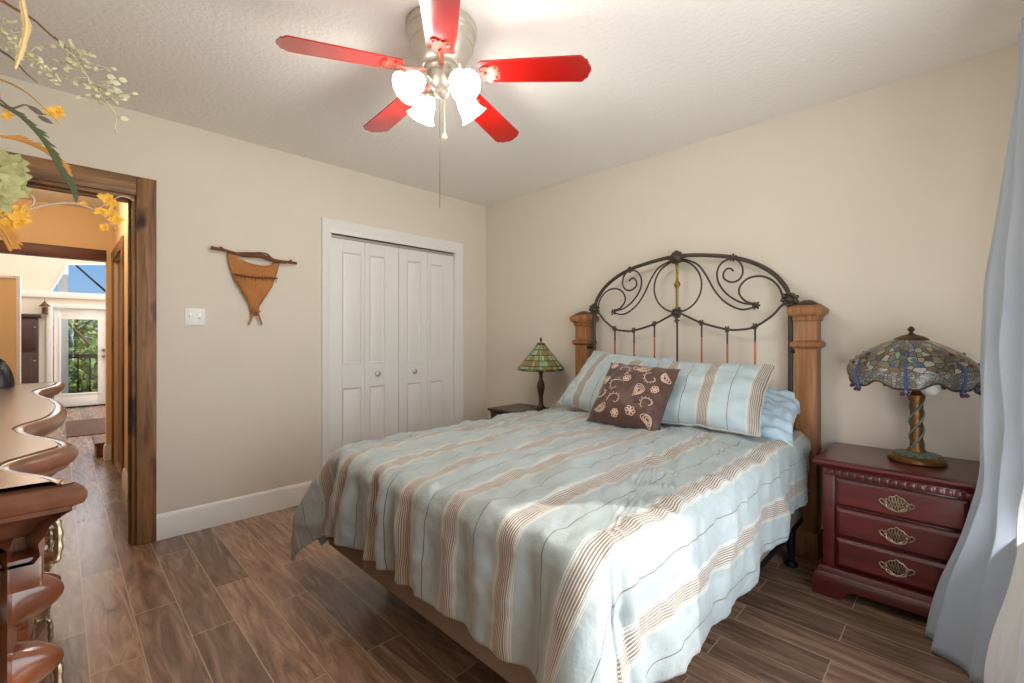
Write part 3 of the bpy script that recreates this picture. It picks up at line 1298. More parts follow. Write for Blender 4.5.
def wr(x, y):
    """relief of the quilt's top: long soft swells, and short puckers running across the bands"""
    h = .014 * nz(x * 2.6, y * 3.4, 1.3)
    h += .013 * nz(x * 5.0 + .8 * y, y * 9.5, 4.1)
    h += .011 * (1 - 2.4 * abs(nz(x * 9 + 3 * y, y * 6.0 - 2 * x, 7.7)))
    h += .008 * (1 - 2.4 * abs(nz(x * 17 - 4 * y, y * 9.0 + 3 * x, 3.1)))
    h += .005 * nz(x * 30, y * 18, 2.2)
    return h


per = perimeter()
dist = 0
b = new()
uvl = b.loops.layers.uv.new('UVMap')
UVC = {}
cols = []
NT, NS = 46, 46
pc = (XE, BY)
for i, (x, y, nx, ny) in enumerate(per):
    if i:
        dist += math.hypot(x - per[i - 1][0], y - per[i - 1][1])
    c_, s_ = abs(ny), abs(nx)
    corner = 2 * min(c_, s_) / max(c_, s_) if max(c_, s_) > 0 else 0
    left = y > BY
    D0 = (.385 if nx < -.5 else (.455 - .10 * sst(1.6, 2.8, x))) + .016 * nz(dist * 3, 0, 5)
    D = D0 / max(c_, s_) ** (1.15 if left else .8)
    col = []
    for k in range(NT):
        m = (1 - k / NT) ** 1.0
        m = 1 - (k / NT)
        px, py = x + (pc[0] - x) * m * .999, y + (pc[1] - y) * m * .999
        edge = min((py - YR) if py < BY else (YL - py), px - XF)
        z = ZT + wr(px, py) + .02 * sst(0, .35, edge) * (1 if px < 2.3 else 1)
        z -= .012 * sst(2.3, 2.8, px)
        v = b.verts.new((px, py, z))
        UVC[v] = (py, px)
        col.append(v)
    for k in range(NS + 1):
        a = (k / NS) * D
        an = min(a, RO * PI / 2) / RO
        out = RO * math.sin(an)
        dz = RO * (1 - math.cos(an)) + max(0, a - RO * PI / 2)
        hang = sst(.02, .42, a)
        # flare and folds
        fl = .018 * hang + corner * (.075 if left else .08) * hang
        if nx < -.5 and not left or nx < -.5:
            q = (y - BY) / .7
            amp = .016 + .030 * sst(-.3, .7, q)
            fl += sst(0, .24, a) * amp * (math.sin(dist * 46 + 2.2 * nz(dist * 4, a * 2, 3)) * .6 + 1.3 * nz(dist * 11, a * 2.0, 8.3))
        elif c_ > .5:
            fl += hang * (.012 * math.sin(dist * 13 + 1.5 * nz(dist * 3, 0, 1)) + .022 * nz(dist * 6, a * 3, 9.1)) * (1 if not left else 1.4)
        if corner > 0:
            fl += sst(0, .28, a) * min(1, corner * 1.4) * ((.034 if left else .050) * math.sin(dist * 52 + (1.0 if left else 2.2)) + .014 * nz(dist * 20, a * 5, 2))
        fl += sst(.03, .16, a) * .016 * (.5 - abs(nz(dist * 8.5 + .6 * nz(a * 5, dist * 2, 2), a * 1.6, 5.5)) * 1.6)
        fl += .010 * sst(0, .06, a) * nz(dist * 9, a * 11, 6.1) + .005 * nz(dist * 25, a * 22, 3.1)
        px, py = x + nx * (out + fl), y + ny * (out + fl)
        z = ZT + wr(x, y) * (1 - sst(0, .2, a)) - dz
        # at the head the sides sit tucked in
        if c_ > .9:
            tk = sst(2.55, 2.85, x)
            py -= ny * tk * .03 * hang
        if z < .085:
            z = .085 + .15 * (z - .085)
        v = b.verts.new((px, py, z))
        UVC[v] = (y + ny * a, x + nx * a)
        col.append(v)
    cols.append(col)
for A, B in zip(cols, cols[1:]):
    for k in range(len(A) - 1):
        f = b.faces.new((A[k], A[k + 1], B[k + 1], B[k]))
        for lp in f.loops:
            lp[uvl].uv = UVC[lp.vert]
bmesh.ops.recalc_face_normals(b, faces=b.faces)
com = obj('comforter', b, M_comf, None, angle=180, loc=(1.9, BY, .66))
so_ = com.modifiers.new('thickness', 'SOLIDIFY')
so_.thickness = .012
so_.offset = -1
tag(com, 'pale blue comforter with brown ribbed stripes covering the bed', 'comforter')


# ---------------------------------------------------------------- pillows
def cushion(name, W, Hh, Tk, c, xdir, ydir, m, parent=None, seed=0, crumple=.006, pinch=.07, u0=0., n=44, pw=2.4, power=.55):
    """W along xdir, Hh along ydir, Tk along their normal; c = centre"""
    X_, Y_ = Vector(xdir).normalized(), Vector(ydir).normalized()
    Z_ = X_.cross(Y_).normalized()
    Y_ = Z_.cross(X_)
    c = Vector(c)
    b = new()
    uvl = b.loops.layers.uv.new('UVMap')
    uvd = {}

    def P(u, v, s):
        x = W / 2 * u * (1 - pinch * (1 - v * v))
        y = Hh / 2 * v * (1 - pinch * (1 - u * u))
        t = max(0., (1 - abs(u) ** pw) * (1 - abs(v) ** pw)) ** power
        z = s * Tk / 2 * t
        z += crumple * t * (nz(u * 3 + seed, v * 3, s * 2) + .6 * nz(u * 7, v * 6 + seed, s))
        z += crumple * 1.2 * (1 - t) * nz(u * 4 + seed, v * 4, 0)
        return c + X_ * x + Y_ * y + Z_ * z
    top = [[None] * (n + 1) for _ in range(n + 1)]
    bot = [[None] * (n + 1) for _ in range(n + 1)]
    for i in range(n + 1):
        for j in range(n + 1):
            u, v = math.sin((2 * i / n - 1) * PI / 2), math.sin((2 * j / n - 1) * PI / 2)
            e = i in (0, n) or j in (0, n)
            top[i][j] = b.verts.new(P(u, v, 1))
            uvd[top[i][j]] = (u0 + u * W / 2, v * Hh / 2)
            if e:
                bot[i][j] = top[i][j]
            else:
                bot[i][j] = b.verts.new(P(u, v, -1))
                uvd[bot[i][j]] = (u0 + u * W / 2, v * Hh / 2)
    for i in range(n):
        for j in range(n):
            fs = [(top[i][j], top[i + 1][j], top[i + 1][j + 1], top[i][j + 1]), (bot[i][j], bot[i][j + 1], bot[i + 1][j + 1], bot[i + 1][j])]
            for vs in fs:
                f = b.faces.new(vs)
                for lp in f.loops:
                    lp[uvl].uv = uvd[lp.vert]
    o = obj(name, b, m, parent, angle=120, loc=c if parent is None else None)
    return o, P


def piping(P, parent, m, r=.004):
    b = new()
    pts = []
    N = 26
    for (u0, v0), (u1, v1) in (((-1, -1), (1, -1)), ((1, -1), (1, 1)), ((1, 1), (-1, 1)), ((-1, 1), (-1, -1))):
        for k in range(N):
            t = k / N
            pts.append(P(u0 + (u1 - u0) * t, v0 + (v1 - v0) * t, 1))
    tube(b, pts, r, 6, closed=True)
    obj('piping', b, m, parent)


# pillows in pale blue cases, standing against the headboard, behind the shams
o, _ = cushion('bed_pillow', .68, .44, .17, (2.70, .945, .785), (.12, -1, -.08), (.50, .05, .24), M_blue, seed=11, crumple=.045, power=.45)
tag(o, 'crumpled pale blue plain pillow poking out behind the right-hand striped sham', 'pillow')
o, _ = cushion('bed_pillow', .62, .46, .15, (2.77, 1.66, .865), (0, -1, -.06), (.20, 0, .5), M_blue, seed=15, crumple=.03)
tag(o, 'pale blue plain pillow almost hidden behind the striped sham near the green lamp', 'pillow')
o, P_ = cushion('striped_sham', .66, .475, .20, (2.535, 1.038, .882), (.07, -1, .0), (.35, -.07, .32), M_sham, seed=2, u0=-.06, crumple=.016, power=.5)
tag(o, 'striped blue sham pillow nearest the cherry nightstand', 'pillow', 'striped shams on the bed')
piping(P_, o, M_sham)
o, P_ = cushion('striped_sham', .48, .48, .19, (2.54, 1.685, .895), (-.10, -1, -.14), (.33, -.10, .36), M_sham, seed=5, u0=.075, crumple=.016, power=.5)
tag(o, 'striped blue sham pillow nearest the green lamp, partly behind the brown cushion', 'pillow', 'striped shams on the bed')
piping(P_, o, M_sham)
cu, P_ = cushion('throw_pillow', .43, .41, .18, (2.295, 1.33, .868), (.05, -1, -.05), (.26, -.03, .33), M_brown, seed=8, crumple=.014, pinch=.05, power=.5)
tag(cu, 'square brown throw pillow embroidered with pale paisley curls', 'pillow')


def stitch(pts, r=.0022):
    b = new()
    path = spline([(u, v, 0) for u, v in pts], 6)
    tube(b, [P_(max(-.97, min(.97, q.x)), max(-.97, min(.97, q.y)), 1) for q in path], r, 5)
    return b


em = None
rn = random.Random(12)


def motif(f, *a):
    global em
    em = new()
    f(*a)
    obj('embroidered_motif', em, M_thread, cu)




def curl(cx, cy, s, a, hand=1):
    pts = []
    for k in range(15):
        t = k / 14
        ang = a + hand * t * 5.2
        r = s * (1 - .78 * t)
        pts.append((cx + r * math.cos(ang), cy + r * math.sin(ang)))
    join(em, stitch(pts))
    for k in range(1, 9):                        # small bead knots outside the curl
        t = k / 11
        ang = a + hand * t * 5.2
        r = s * (1 - .78 * t) * 1.22
        u, v = cx + r * math.cos(ang), cy + r * math.sin(ang)
        if max(abs(u), abs(v)) < .95:
            blob(em, P_(u, v, 1), .0034, 1)


def paisley(cx, cy, s, a):
    for f in (1., .72, .4):
        pts = []
        for k in range(17):
            t = k / 16 * 2 * PI
            x = f * s * math.cos(t)
            y = f * s * .55 * math.sin(t) * (1 + .5 * math.cos(t)) + .35 * s * (x / s) ** 2 * f
            pts.append((cx + x * math.cos(a) - y * math.sin(a), cy + x * math.sin(a) + y * math.cos(a)))
        join(em, stitch(pts, .0026 if f < 1 else .0022))


def flower(cx, cy, s):
    for k in range(6):
        a = k * PI / 3
        pts = [(cx, cy), (cx + s * math.cos(a - .35), cy + s * math.sin(a - .35)), (cx + 1.15 * s * math.cos(a), cy + 1.15 * s * math.sin(a)),
               (cx + s * math.cos(a + .35), cy + s * math.sin(a + .35)), (cx, cy)]
        join(em, stitch(pts, .0026))


motif(paisley, .35, -.05, .20, 1.2)
motif(paisley, -.62, -.72, .18, .3)
motif(paisley, .75, -.78, .18, 2.2)
motif(paisley, -.75, .25, .17, 1.9)
motif(paisley, .2, .72, .2, .2)
motif(paisley, .82, .55, .15, -1.1)
motif(flower, .28, -.66, .11)
motif(flower, -.15, -.78, .09)
motif(flower, -.12, .32, .10)
motif(flower, -.72, .78, .09)
motif(flower, .72, .1, .09)
motif(curl, -.38, .02, .26, .5)
motif(curl, -.25, -.42, .24, 3.4, -1)
motif(curl, .55, .42, .22, 2.0)
motif(curl, .68, -.35, .2, 4.0, -1)
motif(curl, -.35, .62, .22, 5.2)
motif(curl, -.78, -.25, .17, 1.0, -1)
motif(curl, -.02, .78, .16, 1.0, -1)
piping(P_, cu, M_brown, .003)

# ---------------------------------------------------------------- cherry nightstand
NX0, NX1, NY0, NY1, NZ = 2.545, 2.992, -.062, .472, .628
ns = thing('nightstand', 'cherry red three-drawer nightstand under the dragonfly lamp', 'nightstand', (2.75, .2, 0))
b = new()
box(b, (NX0 + .012, NY0, .13), (NX1, NY1, .585), .003)
box(b, (NX0, NY0, .13), (NX0 + .03, NY0 + .045, .56), .003)
box(b, (NX0, NY1 - .045, .13), (NX0 + .03, NY1, .56), .003)
obj('carcass', b, M_cherry, ns)
b = new()
TOPP = [(0, .585), (.006, .588), (.010, .596), (.022, .602), (.030, .606), (.034, .614), (.032, .624), (.026, NZ), (-.02, NZ)]
rows = sweep_profile(b, TOPP, [(NX1 + .0, NY1, 0, 1), (NX0, NY1, -1, 1), (NX0, NY0, -1, -1), (NX1 + .0, NY0, 0, -1)])
b.faces.new([r[-1] for r in rows])
b.faces.new(list(reversed([r[0] for r in rows])))
b.faces.new(list(reversed(rows[0])))
b.faces.new(rows[-1])
bmesh.ops.recalc_face_normals(b, faces=b.faces)
obj('top', b, M_cherry, ns)
b = new()
box(b, (NX0 - .003, NY0, .555), (NX0 + .02, NY1, .588), .002)
k = NY0 + .01
while k < NY1 - .02:
    box(b, (NX0 - .011, k, .560), (NX0, k + .02, .584), .002)
    k += .0285
obj('dentil_moulding', b, M_cherry, ns)
b = new()
# plinth: moulded base with bracket feet and a shaped opening
PL = [(.0, .135), (.012, .13), (.018, .118), (.02, .105), (.03, .095), (.034, .085), (.034, .066)]
sweep_profile(b, PL, [(NX1, NY1, 0, 1), (NX0, NY1, -1, 1), (NX0, NY0, -1, -1), (NX1, NY0, 0, -1)])
fx = NX0 - .034
prof = [(NY1 + .034, .067), (NY1 + .034, .008), (NY1 + .038, 0), (NY1 - .075, 0), (NY1 - .085, .02), (NY1 - .10, .045), (NY1 - .125, .052),
        (NY0 + .125, .052), (NY0 + .10, .045), (NY0 + .085, .02), (NY0 + .075, 0), (NY0 - .038, 0), (NY0 - .034, .008), (NY0 - .034, .067)]
prism(b, prof, lambda a, z, d: (fx + d, a, z), 0, .03)
for y in (NY0 - .034, NY1 + .004):
    prism(b, [(fx + .03, .07), (fx + .03, 0), (fx + .12, 0), (fx + .15, .045), (NX1 - .15, .045), (NX1 - .1, 0), (NX1, 0), (NX1, .07)],
          lambda a, z, d: (a, y + d, z), 0, .03)
obj('plinth', b, M_cherry, ns)


def bail_pull(y, z, x, parent):
    b = new()
    fn = lambda a, c, d: (x - d, y + a, z + c)
    half = [(1.18 * a_, 1.2 * c_) for a_, c_ in [(0, -.026), (.012, -.021), (.022, -.012), (.034, -.013), (.044, -.006), (.050, .004), (.042, .010), (.034, .006), (.026, .012), (.018, .022), (.008, .024), (0, .032)]]
    poly = half + [(-a, c) for a, c in reversed(half[1:-1])]
    edge = [Vector(fn(a_, c_, .002)) for a_, c_ in poly]
    tube(b, edge, .0026, 6, closed=True)
    for q in range(-4, 5):                       # pierced lattice
        hh = .030 * (1 - abs(q) / 6.5)
        tube(b, [fn(q * .010 - .007, -hh, .002), fn(q * .010, 0, .003), fn(q * .010 + .007, hh, .002)], .0015, 5)
        tube(b, [fn(q * .010 + .007, -hh, .002), fn(q * .010, 0, .003), fn(q * .010 - .007, hh, .002)], .0015, 5)
    for a in (-.034, .034):
        blob(b, (x - .010, y + a, z + .001), .0075, 2)
    pl = obj('pull_plate', b, M_antique, parent)
    b = new()
    tube(b, spline([(x - .012, y - .034, z), (x - .016, y - .030, z - .018), (x - .018, y, z - .027), (x - .016, y + .030, z - .018), (x - .012, y + .034, z)], 6), .0032, 8)
    for q in range(6):
        s = 1 if q % 2 else -1
        tube(b, [(x - .005, y - .022 + q * .009, z - .012), (x - .005, y - .022 + q * .009 + s * .012, z + .014)], .0014, 5)
    obj('bail', b, M_antique, parent)


dz = [(.425, .548), (.288, .412), (.148, .275)]
for z0, z1 in dz:
    b = new()
    y0, y1 = NY0 + .052, NY1 - .052
    fn = lambda y, z, x: (x, y, z)
    R = []
    for ins, x in ((0, NX0 + .016), (0, NX0 - .006), (.012, NX0 - .016)):
        R.append([b.verts.new((x, yy, zz)) for yy, zz in ((y0 + ins, z0 + ins), (y1 - ins, z0 + ins), (y1 - ins, z1 - ins), (y0 + ins, z1 - ins))])
    for r1, r2 in zip(R, R[1:]):
        for k in range(4):
            b.faces.new((r1[k], r1[(k + 1) % 4], r2[(k + 1) % 4], r2[k]))
    b.faces.new(R[-1])
    bmesh.ops.recalc_face_normals(b, faces=b.faces)
    dr = obj('drawer', b, M_cherry, ns)
    bail_pull((y0 + y1) / 2, (z0 + z1) / 2, NX0 - .0165, dr)

# ---------------------------------------------------------------- dragonfly lamp
LX, LY, LZ = 2.79, .156, NZ
SY = LY + .022
lamp = thing('table_lamp', 'large bronze table lamp with a stained glass dragonfly shade', 'lamp', (LX, LY, LZ))
b = new()
lathe(b, [(0, 0), (.098, 0), (.104, .006), (.104, .018), (.096, .026), (.092, .030), (.07, .034), (.045, .040), (.034, .048), (.030, .06)], (LX, LY, LZ), 40)
for k in range(16):
    a = k * PI / 8
    blob(b, (LX + .078 * math.cos(a), LY + .078 * math.sin(a), LZ + .033), .011, 1, sq=(1, 1, .6))
base = obj('base', b, M_bronze2, lamp)
b = new()
lathe(b, [(.085, .031), (.075, .039), (.05, .044), (.034, .047)], (LX, LY, LZ), 40)
obj('mosaic_ring', b, M_verd, base)
b = new()
lathe(b, [(.027, .05), (.024, .08), (.0225, .18), (.024, .27), (.031, .29), (.031, .305), (.02, .315), (.012, .33), (.012, .47)], (LX, LY, LZ), 28)
stem = obj('stem', b, M_bronze2, lamp)
b = new()
for ph in range(3):
    tube(b, [(LX + .025 * math.cos(ph * 2.094 + q * .16), LY + .025 * math.sin(ph * 2.094 + q * .16), LZ + .055 + q * .22 / 40) for q in range(41)], .0045, 6)
obj('spiral_band', b, M_verd, stem)
# shade: low dome with a lobed hem; u round, v along the slope, both in glass pieces
SZ = 1.0
prof = [(.035, 1.196), (.07, 1.184), (.11, 1.165), (.15, 1.143), (.185, 1.118), (.213, 1.090), (.229, 1.064), (.234, 1.040), (.231, 1.012), (.222, .985)]
prof = [(p.x, p.y) for p in spline([(r, z, 0) for r, z in prof], 5)]
seg = 96


def shade_pt(r, z, a, k):
    lob = sst(.17, .235, r) if k < len(prof) * .75 else 1
    rr = r * (1 + .018 * lob * math.cos(7 * a))
    zz = z
    if k > len(prof) * .7:
        q = (k - len(prof) * .7) / (len(prof) * .3)
        zz += q * (.016 * math.cos(7 * a) + .006 * math.cos(14 * a))
    return Vector((LX + rr * math.cos(a), SY + rr * math.sin(a), zz))


def shade_mesh(k0, k1, us, vs, off=0.):
    b = new()
    uvl = b.loops.layers.uv.new('UVMap')
    uvd = {}
    rows = []
    for k in range(k0, k1):
        r, z = prof[k]
        row = []
        for j in range(seg + 1):
            a = 2 * PI * j / seg
            v = b.verts.new(shade_pt(r + off, z, a, k))
            uvd[v] = (j / seg * us, k / (len(prof) - 1) * vs)
            row.append(v)
        rows.append(row)
    for A, B in zip(rows, rows[1:]):
        for j in range(seg):
            f = b.faces.new((A[j], A[j + 1], B[j + 1], B[j]))
            for lp in f.loops:
                lp[uvl].uv = uvd[lp.vert]
    bmesh.ops.remove_doubles(b, verts=b.verts, dist=1e-5)
    bmesh.ops.recalc_face_normals(b, faces=b.faces)
    return b


n_ = len(prof)
kw = int(n_ * .72)
sh = obj('lamp_shade', shade_mesh(0, kw + 1, 46, 11), M_mosaic, lamp, angle=60)
s2 = obj('wing_band', shade_mesh(kw, n_, 30, 9), M_wing, sh, angle=60)
for o in (sh, s2):
    q = o.modifiers.new('thickness', 'SOLIDIFY')
    q.thickness = .004
b = new()
tube(b, [shade_pt(prof[-1][0], prof[-1][1], 2 * PI * j / 96, n_ - 1) for j in range(96)], .004, 6, closed=True)
obj('rim', b, M_bronze, sh)
b = new()
lathe(b, [(.066, 1.184), (.062, 1.192), (.042, 1.204), (.016, 1.213), (.009, 1.218), (.006, 1.224), (.012, 1.230), (.014, 1.236), (.009, 1.244), (.003, 1.250), (0, 1.251)], (LX, SY - .003, 0), 28)
obj('finial', b, M_bronze, lamp)
# dragonflies: bead bodies down the slope, heads below, red eyes
for d in range(7):
    a = PI / 7 + d * 2 * PI / 7
    b = new()
    ks = list(range(int(n_ * .60), n_))
    for i, k in enumerate(ks):
        p = shade_pt(prof[k][0] + .004, prof[k][1], a, k)
        blob(b, p, .0045 + .003 * i / len(ks), 1)
    p = shade_pt(prof[-1][0] + .005, prof[-1][1] - .012, a, n_ - 1)
    blob(b, p, .012, 2)
    o = obj('dragonfly_body', b, M_bead, sh)
    b = new()
    tq = Vector((-math.sin(a), math.cos(a), 0))
    outw = Vector((math.cos(a), math.sin(a), 0))
    b.free()
    for s in (-1, 1):
        b = new()
        blob(b, p + tq * s * .011 + outw * .006 - Vector((0, 0, .008)), .0085, 2)
        obj('dragonfly_eye', b, M_eye, sh)
    for (da, kk) in ((-.2, .6), (.2, .6), (0, .42), (.12, .5)):     # glass jewels over the body
        k = int(n_ * kk)
        b = new()
        blob(b, shade_pt(prof[k][0] + .001, prof[k][1], a + da, k), .0085, 2)
        obj('jewel', b, M_bead if d % 2 else M_eye, sh)
b = new()
lathe(b, [(.013, .43), (.015, .40), (.012, .395)], (LX - .02, LY - .052, LZ), 14)
tube(b, [(LX, LY, LZ + .42), (LX - .02, LY - .052, LZ + .435)], .006, 6)
so2 = obj('socket', b, M_bronze, lamp)
b = new()
lathe(b, [(.013, .40), (.018, .385), (.028, .365), (.031, .345), (.027, .325), (.015, .313), (0, .310)], (LX - .02, LY - .052, LZ), 24)
obj('bulb', b, M_bulb, so2)

# ---------------------------------------------------------------- dark nightstand with the green lamp
MX0, MX1, MY0, MY1, MZ = 2.60, 2.992, 2.36, 2.90, .592
n2 = thing('nightstand', 'dark brown nightstand in the room corner beyond the bed', 'nightstand', (2.8, 2.63, 0))
b = new()
box(b, (MX0 + .02, MY0 + .02, .06), (MX1, MY1 - .02, MZ - .04), .003)
for x in (MX0 + .02, MX1 - .06):
    for y in (MY0 + .02, MY1 - .06):
        box(b, (x, y, 0), (x + .04, y + .04, .07), .003)
obj('carcass', b, M_dkcab, n2)
b = new()
TP = [(0, MZ - .045), (.008, MZ - .04), (.012, MZ - .03), (.022, MZ - .024), (.03, MZ - .014), (.028, MZ - .004), (.022, MZ), (-.02, MZ)]
q0, q1, q2, q3 = MX0 + .03, MX1 - .001, MY0 + .03, MY1 - .03
rows = sweep_profile(b, TP, [(q1, q3, 0, 1), (q0, q3, -1, 1), (q0, q2, -1, -1), (q1, q2, 0, -1)])
b.faces.new([r[-1] for r in rows])
b.faces.new(list(reversed([r[0] for r in rows])))
bmesh.ops.recalc_face_normals(b, faces=b.faces)
obj('top', b, M_dkcab, n2)
b = new()
k = MY0 + .03
while k < MY1 - .04:
    box(b, (MX0 + .010, k, MZ - .066), (MX0 + .024, k + .018, MZ - .046), .002)
    k += .027
obj('dentil_moulding', b, M_dkcab, n2)
for z0, z1 in ((.36, .515), (.21, .345), (.08, .195)):
    b = new()
    box(b, (MX0 + .006, MY0 + .05, z0), (MX0 + .03, MY1 - .05, z1), .006)
    dr = obj('drawer', b, M_dkcab, n2)
    bail_pull((MY0 + MY1) / 2, (z0 + z1) / 2, MX0 + .006, dr)
GX, GY = 2.79, 2.455
l2 = thing('table_lamp', 'small dark table lamp with a conical green and amber glass shade', 'lamp', (GX, GY, MZ))
b = new()
lathe(b, [(0, 0), (.085, 0), (.088, .006), (.082, .014), (.062, .022), (.038, .032), (.022, .05), (.017, .08), (.018, .12), (.028, .17), (.033, .20), (.027, .235),
          (.016, .26), (.013, .30), (.020, .315), (.026, .33), (.026, .342), (.012, .35), (.012, .40)], (GX, GY, MZ), 28)
obj('base', b, M_bronze, l2)
b = new()
uvl = b.loops.layers.uv.new('UVMap')
seg = 16
cp = [(.032, .548), (.19, .352), (.186, .338)]
rows = []
NV = 6
for i in range(NV + 1):
    t = i / NV
    rows.append((cp[0][0] + (cp[1][0] - cp[0][0]) * t, cp[0][1] + (cp[1][1] - cp[0][1]) * t, t))
for j in range(seg):
    a0, a1 = 2 * PI * j / seg, 2 * PI * (j + 1) / seg
    for i in range(NV):
        r0, z0, t0 = rows[i]
        r1, z1, t1 = rows[i + 1]
        vs = [b.verts.new((GX + r * math.cos(a), GY + r * math.sin(a), MZ + z)) for r, z, a in ((r0, z0, a0), (r1, z1, a0), (r1, z1, a1), (r0, z0, a1))]
        f = b.faces.new(vs)
        for lp, uv in zip(f.loops, ((j * 3, t0), (j * 3, t1), (j * 3 + 3, t1), (j * 3 + 3, t0))):
            lp[uvl].uv = uv
    r0, z0 = cp[1]
    r1, z1 = cp[2]
    vs = [b.verts.new((GX + r * math.cos(a), GY + r * math.sin(a), MZ + z)) for r, z, a in ((r0, z0, a0), (r1, z1, a0), (r1, z1, a1), (r0, z0, a1))]
    f = b.faces.new(vs)
    for lp, uv in zip(f.loops, ((j * 3 + .5, .03), (j * 3 + .5, .19), (j * 3 + 2, .19), (j * 3 + 2, .03))):
        lp[uvl].uv = uv
bmesh.ops.remove_doubles(b, verts=b.verts, dist=1e-5)
bmesh.ops.recalc_face_normals(b, faces=b.faces)
gs = obj('lamp_shade', b, M_cone, l2, angle=15)
q = gs.modifiers.new('thickness', 'SOLIDIFY')
q.thickness = .004
b = new()
for j in range(seg):
    a = 2 * PI * j / seg
    tube(b, [(GX + r * math.cos(a), GY + r * math.sin(a), MZ + z) for r, z in cp], .0013, 5)
for r, z in cp[1:]:
    tube(b, [(GX + r * math.cos(2 * PI * j / seg), GY + r * math.sin(2 * PI * j / seg), MZ + z) for j in range(seg)], .0022, 5, closed=True)
obj('leading', b, M_bronze, gs)
b = new()
lathe(b, [(.036, .545), (.034, .556), (.018, .562), (.006, .566), (.006, .574), (.011, .582), (.008, .594), (.003, .606), (0, .607)], (GX, GY, MZ), 20)
obj('finial', b, M_bronze, l2)

# ---------------------------------------------------------------- ceiling fan
FX, FYc = 1.135, 1.552
fan = thing('ceiling_fan', 'flush ceiling fan with five red blades and four lit bell glasses', 'ceiling fan', (FX, FYc, H))
b = new()
lathe(b, [(.0, H), (.142, H), (.145, H - .006), (.145, H - .035), (.140, H - .04), (.140, H - .052), (.136, H - .057), (.134, H - .085), (.128, H - .09), (.126, H - .10),
          (.116, H - .115), (.104, H - .150), (.090, H - .168), (.078, H - .175), (.0, H - .175)], (FX, FYc, 0), 48)
hou = obj('motor_housing', b, M_nickel, fan)
b = new()
lathe(b, [(0, H - .172), (.066, H - .172), (.074, H - .178), (.076, H - .190), (.066, H - .198), (.05, H - .204), (0, H - .204)], (FX, FYc, 0), 40)
hub = obj('blade_hub', b, M_nickel, fan)
BZ = 2.310
ANG0 = R_(-10 - 45)
for k in range(5):
    a = ANG0 + k * 2 * PI / 5
    rad, tan = Vector((math.cos(a), math.sin(a), -.075)), Vector((-math.sin(a), math.cos(a), 0))
    pit = R_(-10)
    tz = Vector((tan.x * math.cos(pit), tan.y * math.cos(pit), math.sin(pit)))
    nzv = rad.cross(tz)
    o0 = Vector((FX, FYc, BZ))
    half = [(.165, .044), (.18, .056), (.26, .060), (.40, .064), (.578, .069), (.588, .062), (.594, .052), (.604, .046), (.611, .024), (.617, .012), (.619, 0)]
    poly = half + [(r, -w_) for r, w_ in reversed(half[:-1])]
    b = new()
    prism(b, poly, lambda r, w_, d: o0 + rad * r + tz * w_ + nzv * d, -.003, .003)
    bl = obj('blade', b, M_red, fan)
    b = new()
    # bracket: arm from the hub and a scrolled plate under the blade
    tube(b, spline([Vector((FX, FYc, H - .192)) + rad * .07, o0 + rad * .105 - Vector((0, 0, .006)), o0 + rad * .15 - Vector((0, 0, .010)), o0 + rad * .185 - nzv * .008], 5), .011, 8, flat=.6)
    hp_ = [(.165, .012), (.175, .026), (.19, .034), (.205, .030), (.218, .036), (.232, .040), (.246, .032), (.250, .018), (.240, .008), (.252, .0)]
    pl_ = hp_ + [(r, -w_) for r, w_ in reversed(hp_[:-1])]
    prism(b, pl_, lambda r, w_, d: o0 + rad * r + tz * w_ + nzv * d, -.009, -.003)
    for r, w_ in ((.232, .026), (.232, -.026), (.19, 0)):
        blob(b, o0 + rad * r + tz * w_ - nzv * .010, .007, 1)
    obj('blade_bracket', b, M_redmetal, bl)
b = new()
lathe(b, [(0, 2.312), (.054, 2.312), (.062, 2.302), (.064, 2.284), (.058, 2.262), (.044, 2.243), (.030, 2.232), (.030, 2.220), (.022, 2.210), (.008, 2.203), (0, 2.201)], (FX, FYc, 0), 36)
kit = obj('light_kit', b, M_nickel, fan)
for k in range(4):
    a = R_(-45) + R_(42 + 90 * k)
    rad = Vector((math.cos(a), math.sin(a), 0))
    axis = (rad * .72 - Vector((0, 0, 1)) * .70).normalized()
    p0 = Vector((FX, FYc, 2.258)) + rad * .05
    p1 = p0 + rad * .045 + Vector((0, 0, -.004))
    b = new()
    tube(b, spline([p0, p0 + rad * .025 + Vector((0, 0, .008)), p1], 5), .008, 8)
    M3 = axis.to_track_quat('Z', 'Y').to_matrix()
    lathe(b, [(0, -.012), (.016, -.012), (.024, -.004), (.026, .014), (.020, .016)], p1, 20, M3)
    arm = obj('lamp_arm', b, M_nickel, kit)
    b = new()
    lathe(b, [(.022, .008), (.030, .016), (.040, .034), (.044, .055), (.046, .075), (.054, .095), (.064, .106), (.062, .1065), (.052, .096), (.043, .076), (.041, .055), (.037, .035), (.027, .018), (.019, .010)],
          p1, 28, M3, cap=False)
    obj('glass_shade', b, M_glow, kit)
    b = new()
    lathe(b, [(0, .012), (.012, .014), (.014, .03), (.024, .05), (.026, .065), (.02, .08), (0, .088)], p1, 16, M3)
    obj('bulb', b, M_glow2, kit)
    point('fan_lamp_light', p1 + axis * .125, 7.5, (1, .95, .88), .045)
b = new()
for q in range(0, 62):
    blob(b, (FX - .006, FYc + .006, 2.204 - q * .0075), .0025, 1)
obj('pull_chain', b, M_bronze, fan)
b = new()
tube(b, [(FX + .01, FYc - .006, 2.206), (FX + .01, FYc - .006, 2.055)], .0016, 5)
blob(b, (FX + .01, FYc - .006, 2.042), .011, 2, sq=(1, 1, 1.25))
o = obj('pull_chain', b, M_petal, fan)
o['label'] = 'short chain with a pale ball'
o.data.materials[0] = M_feather

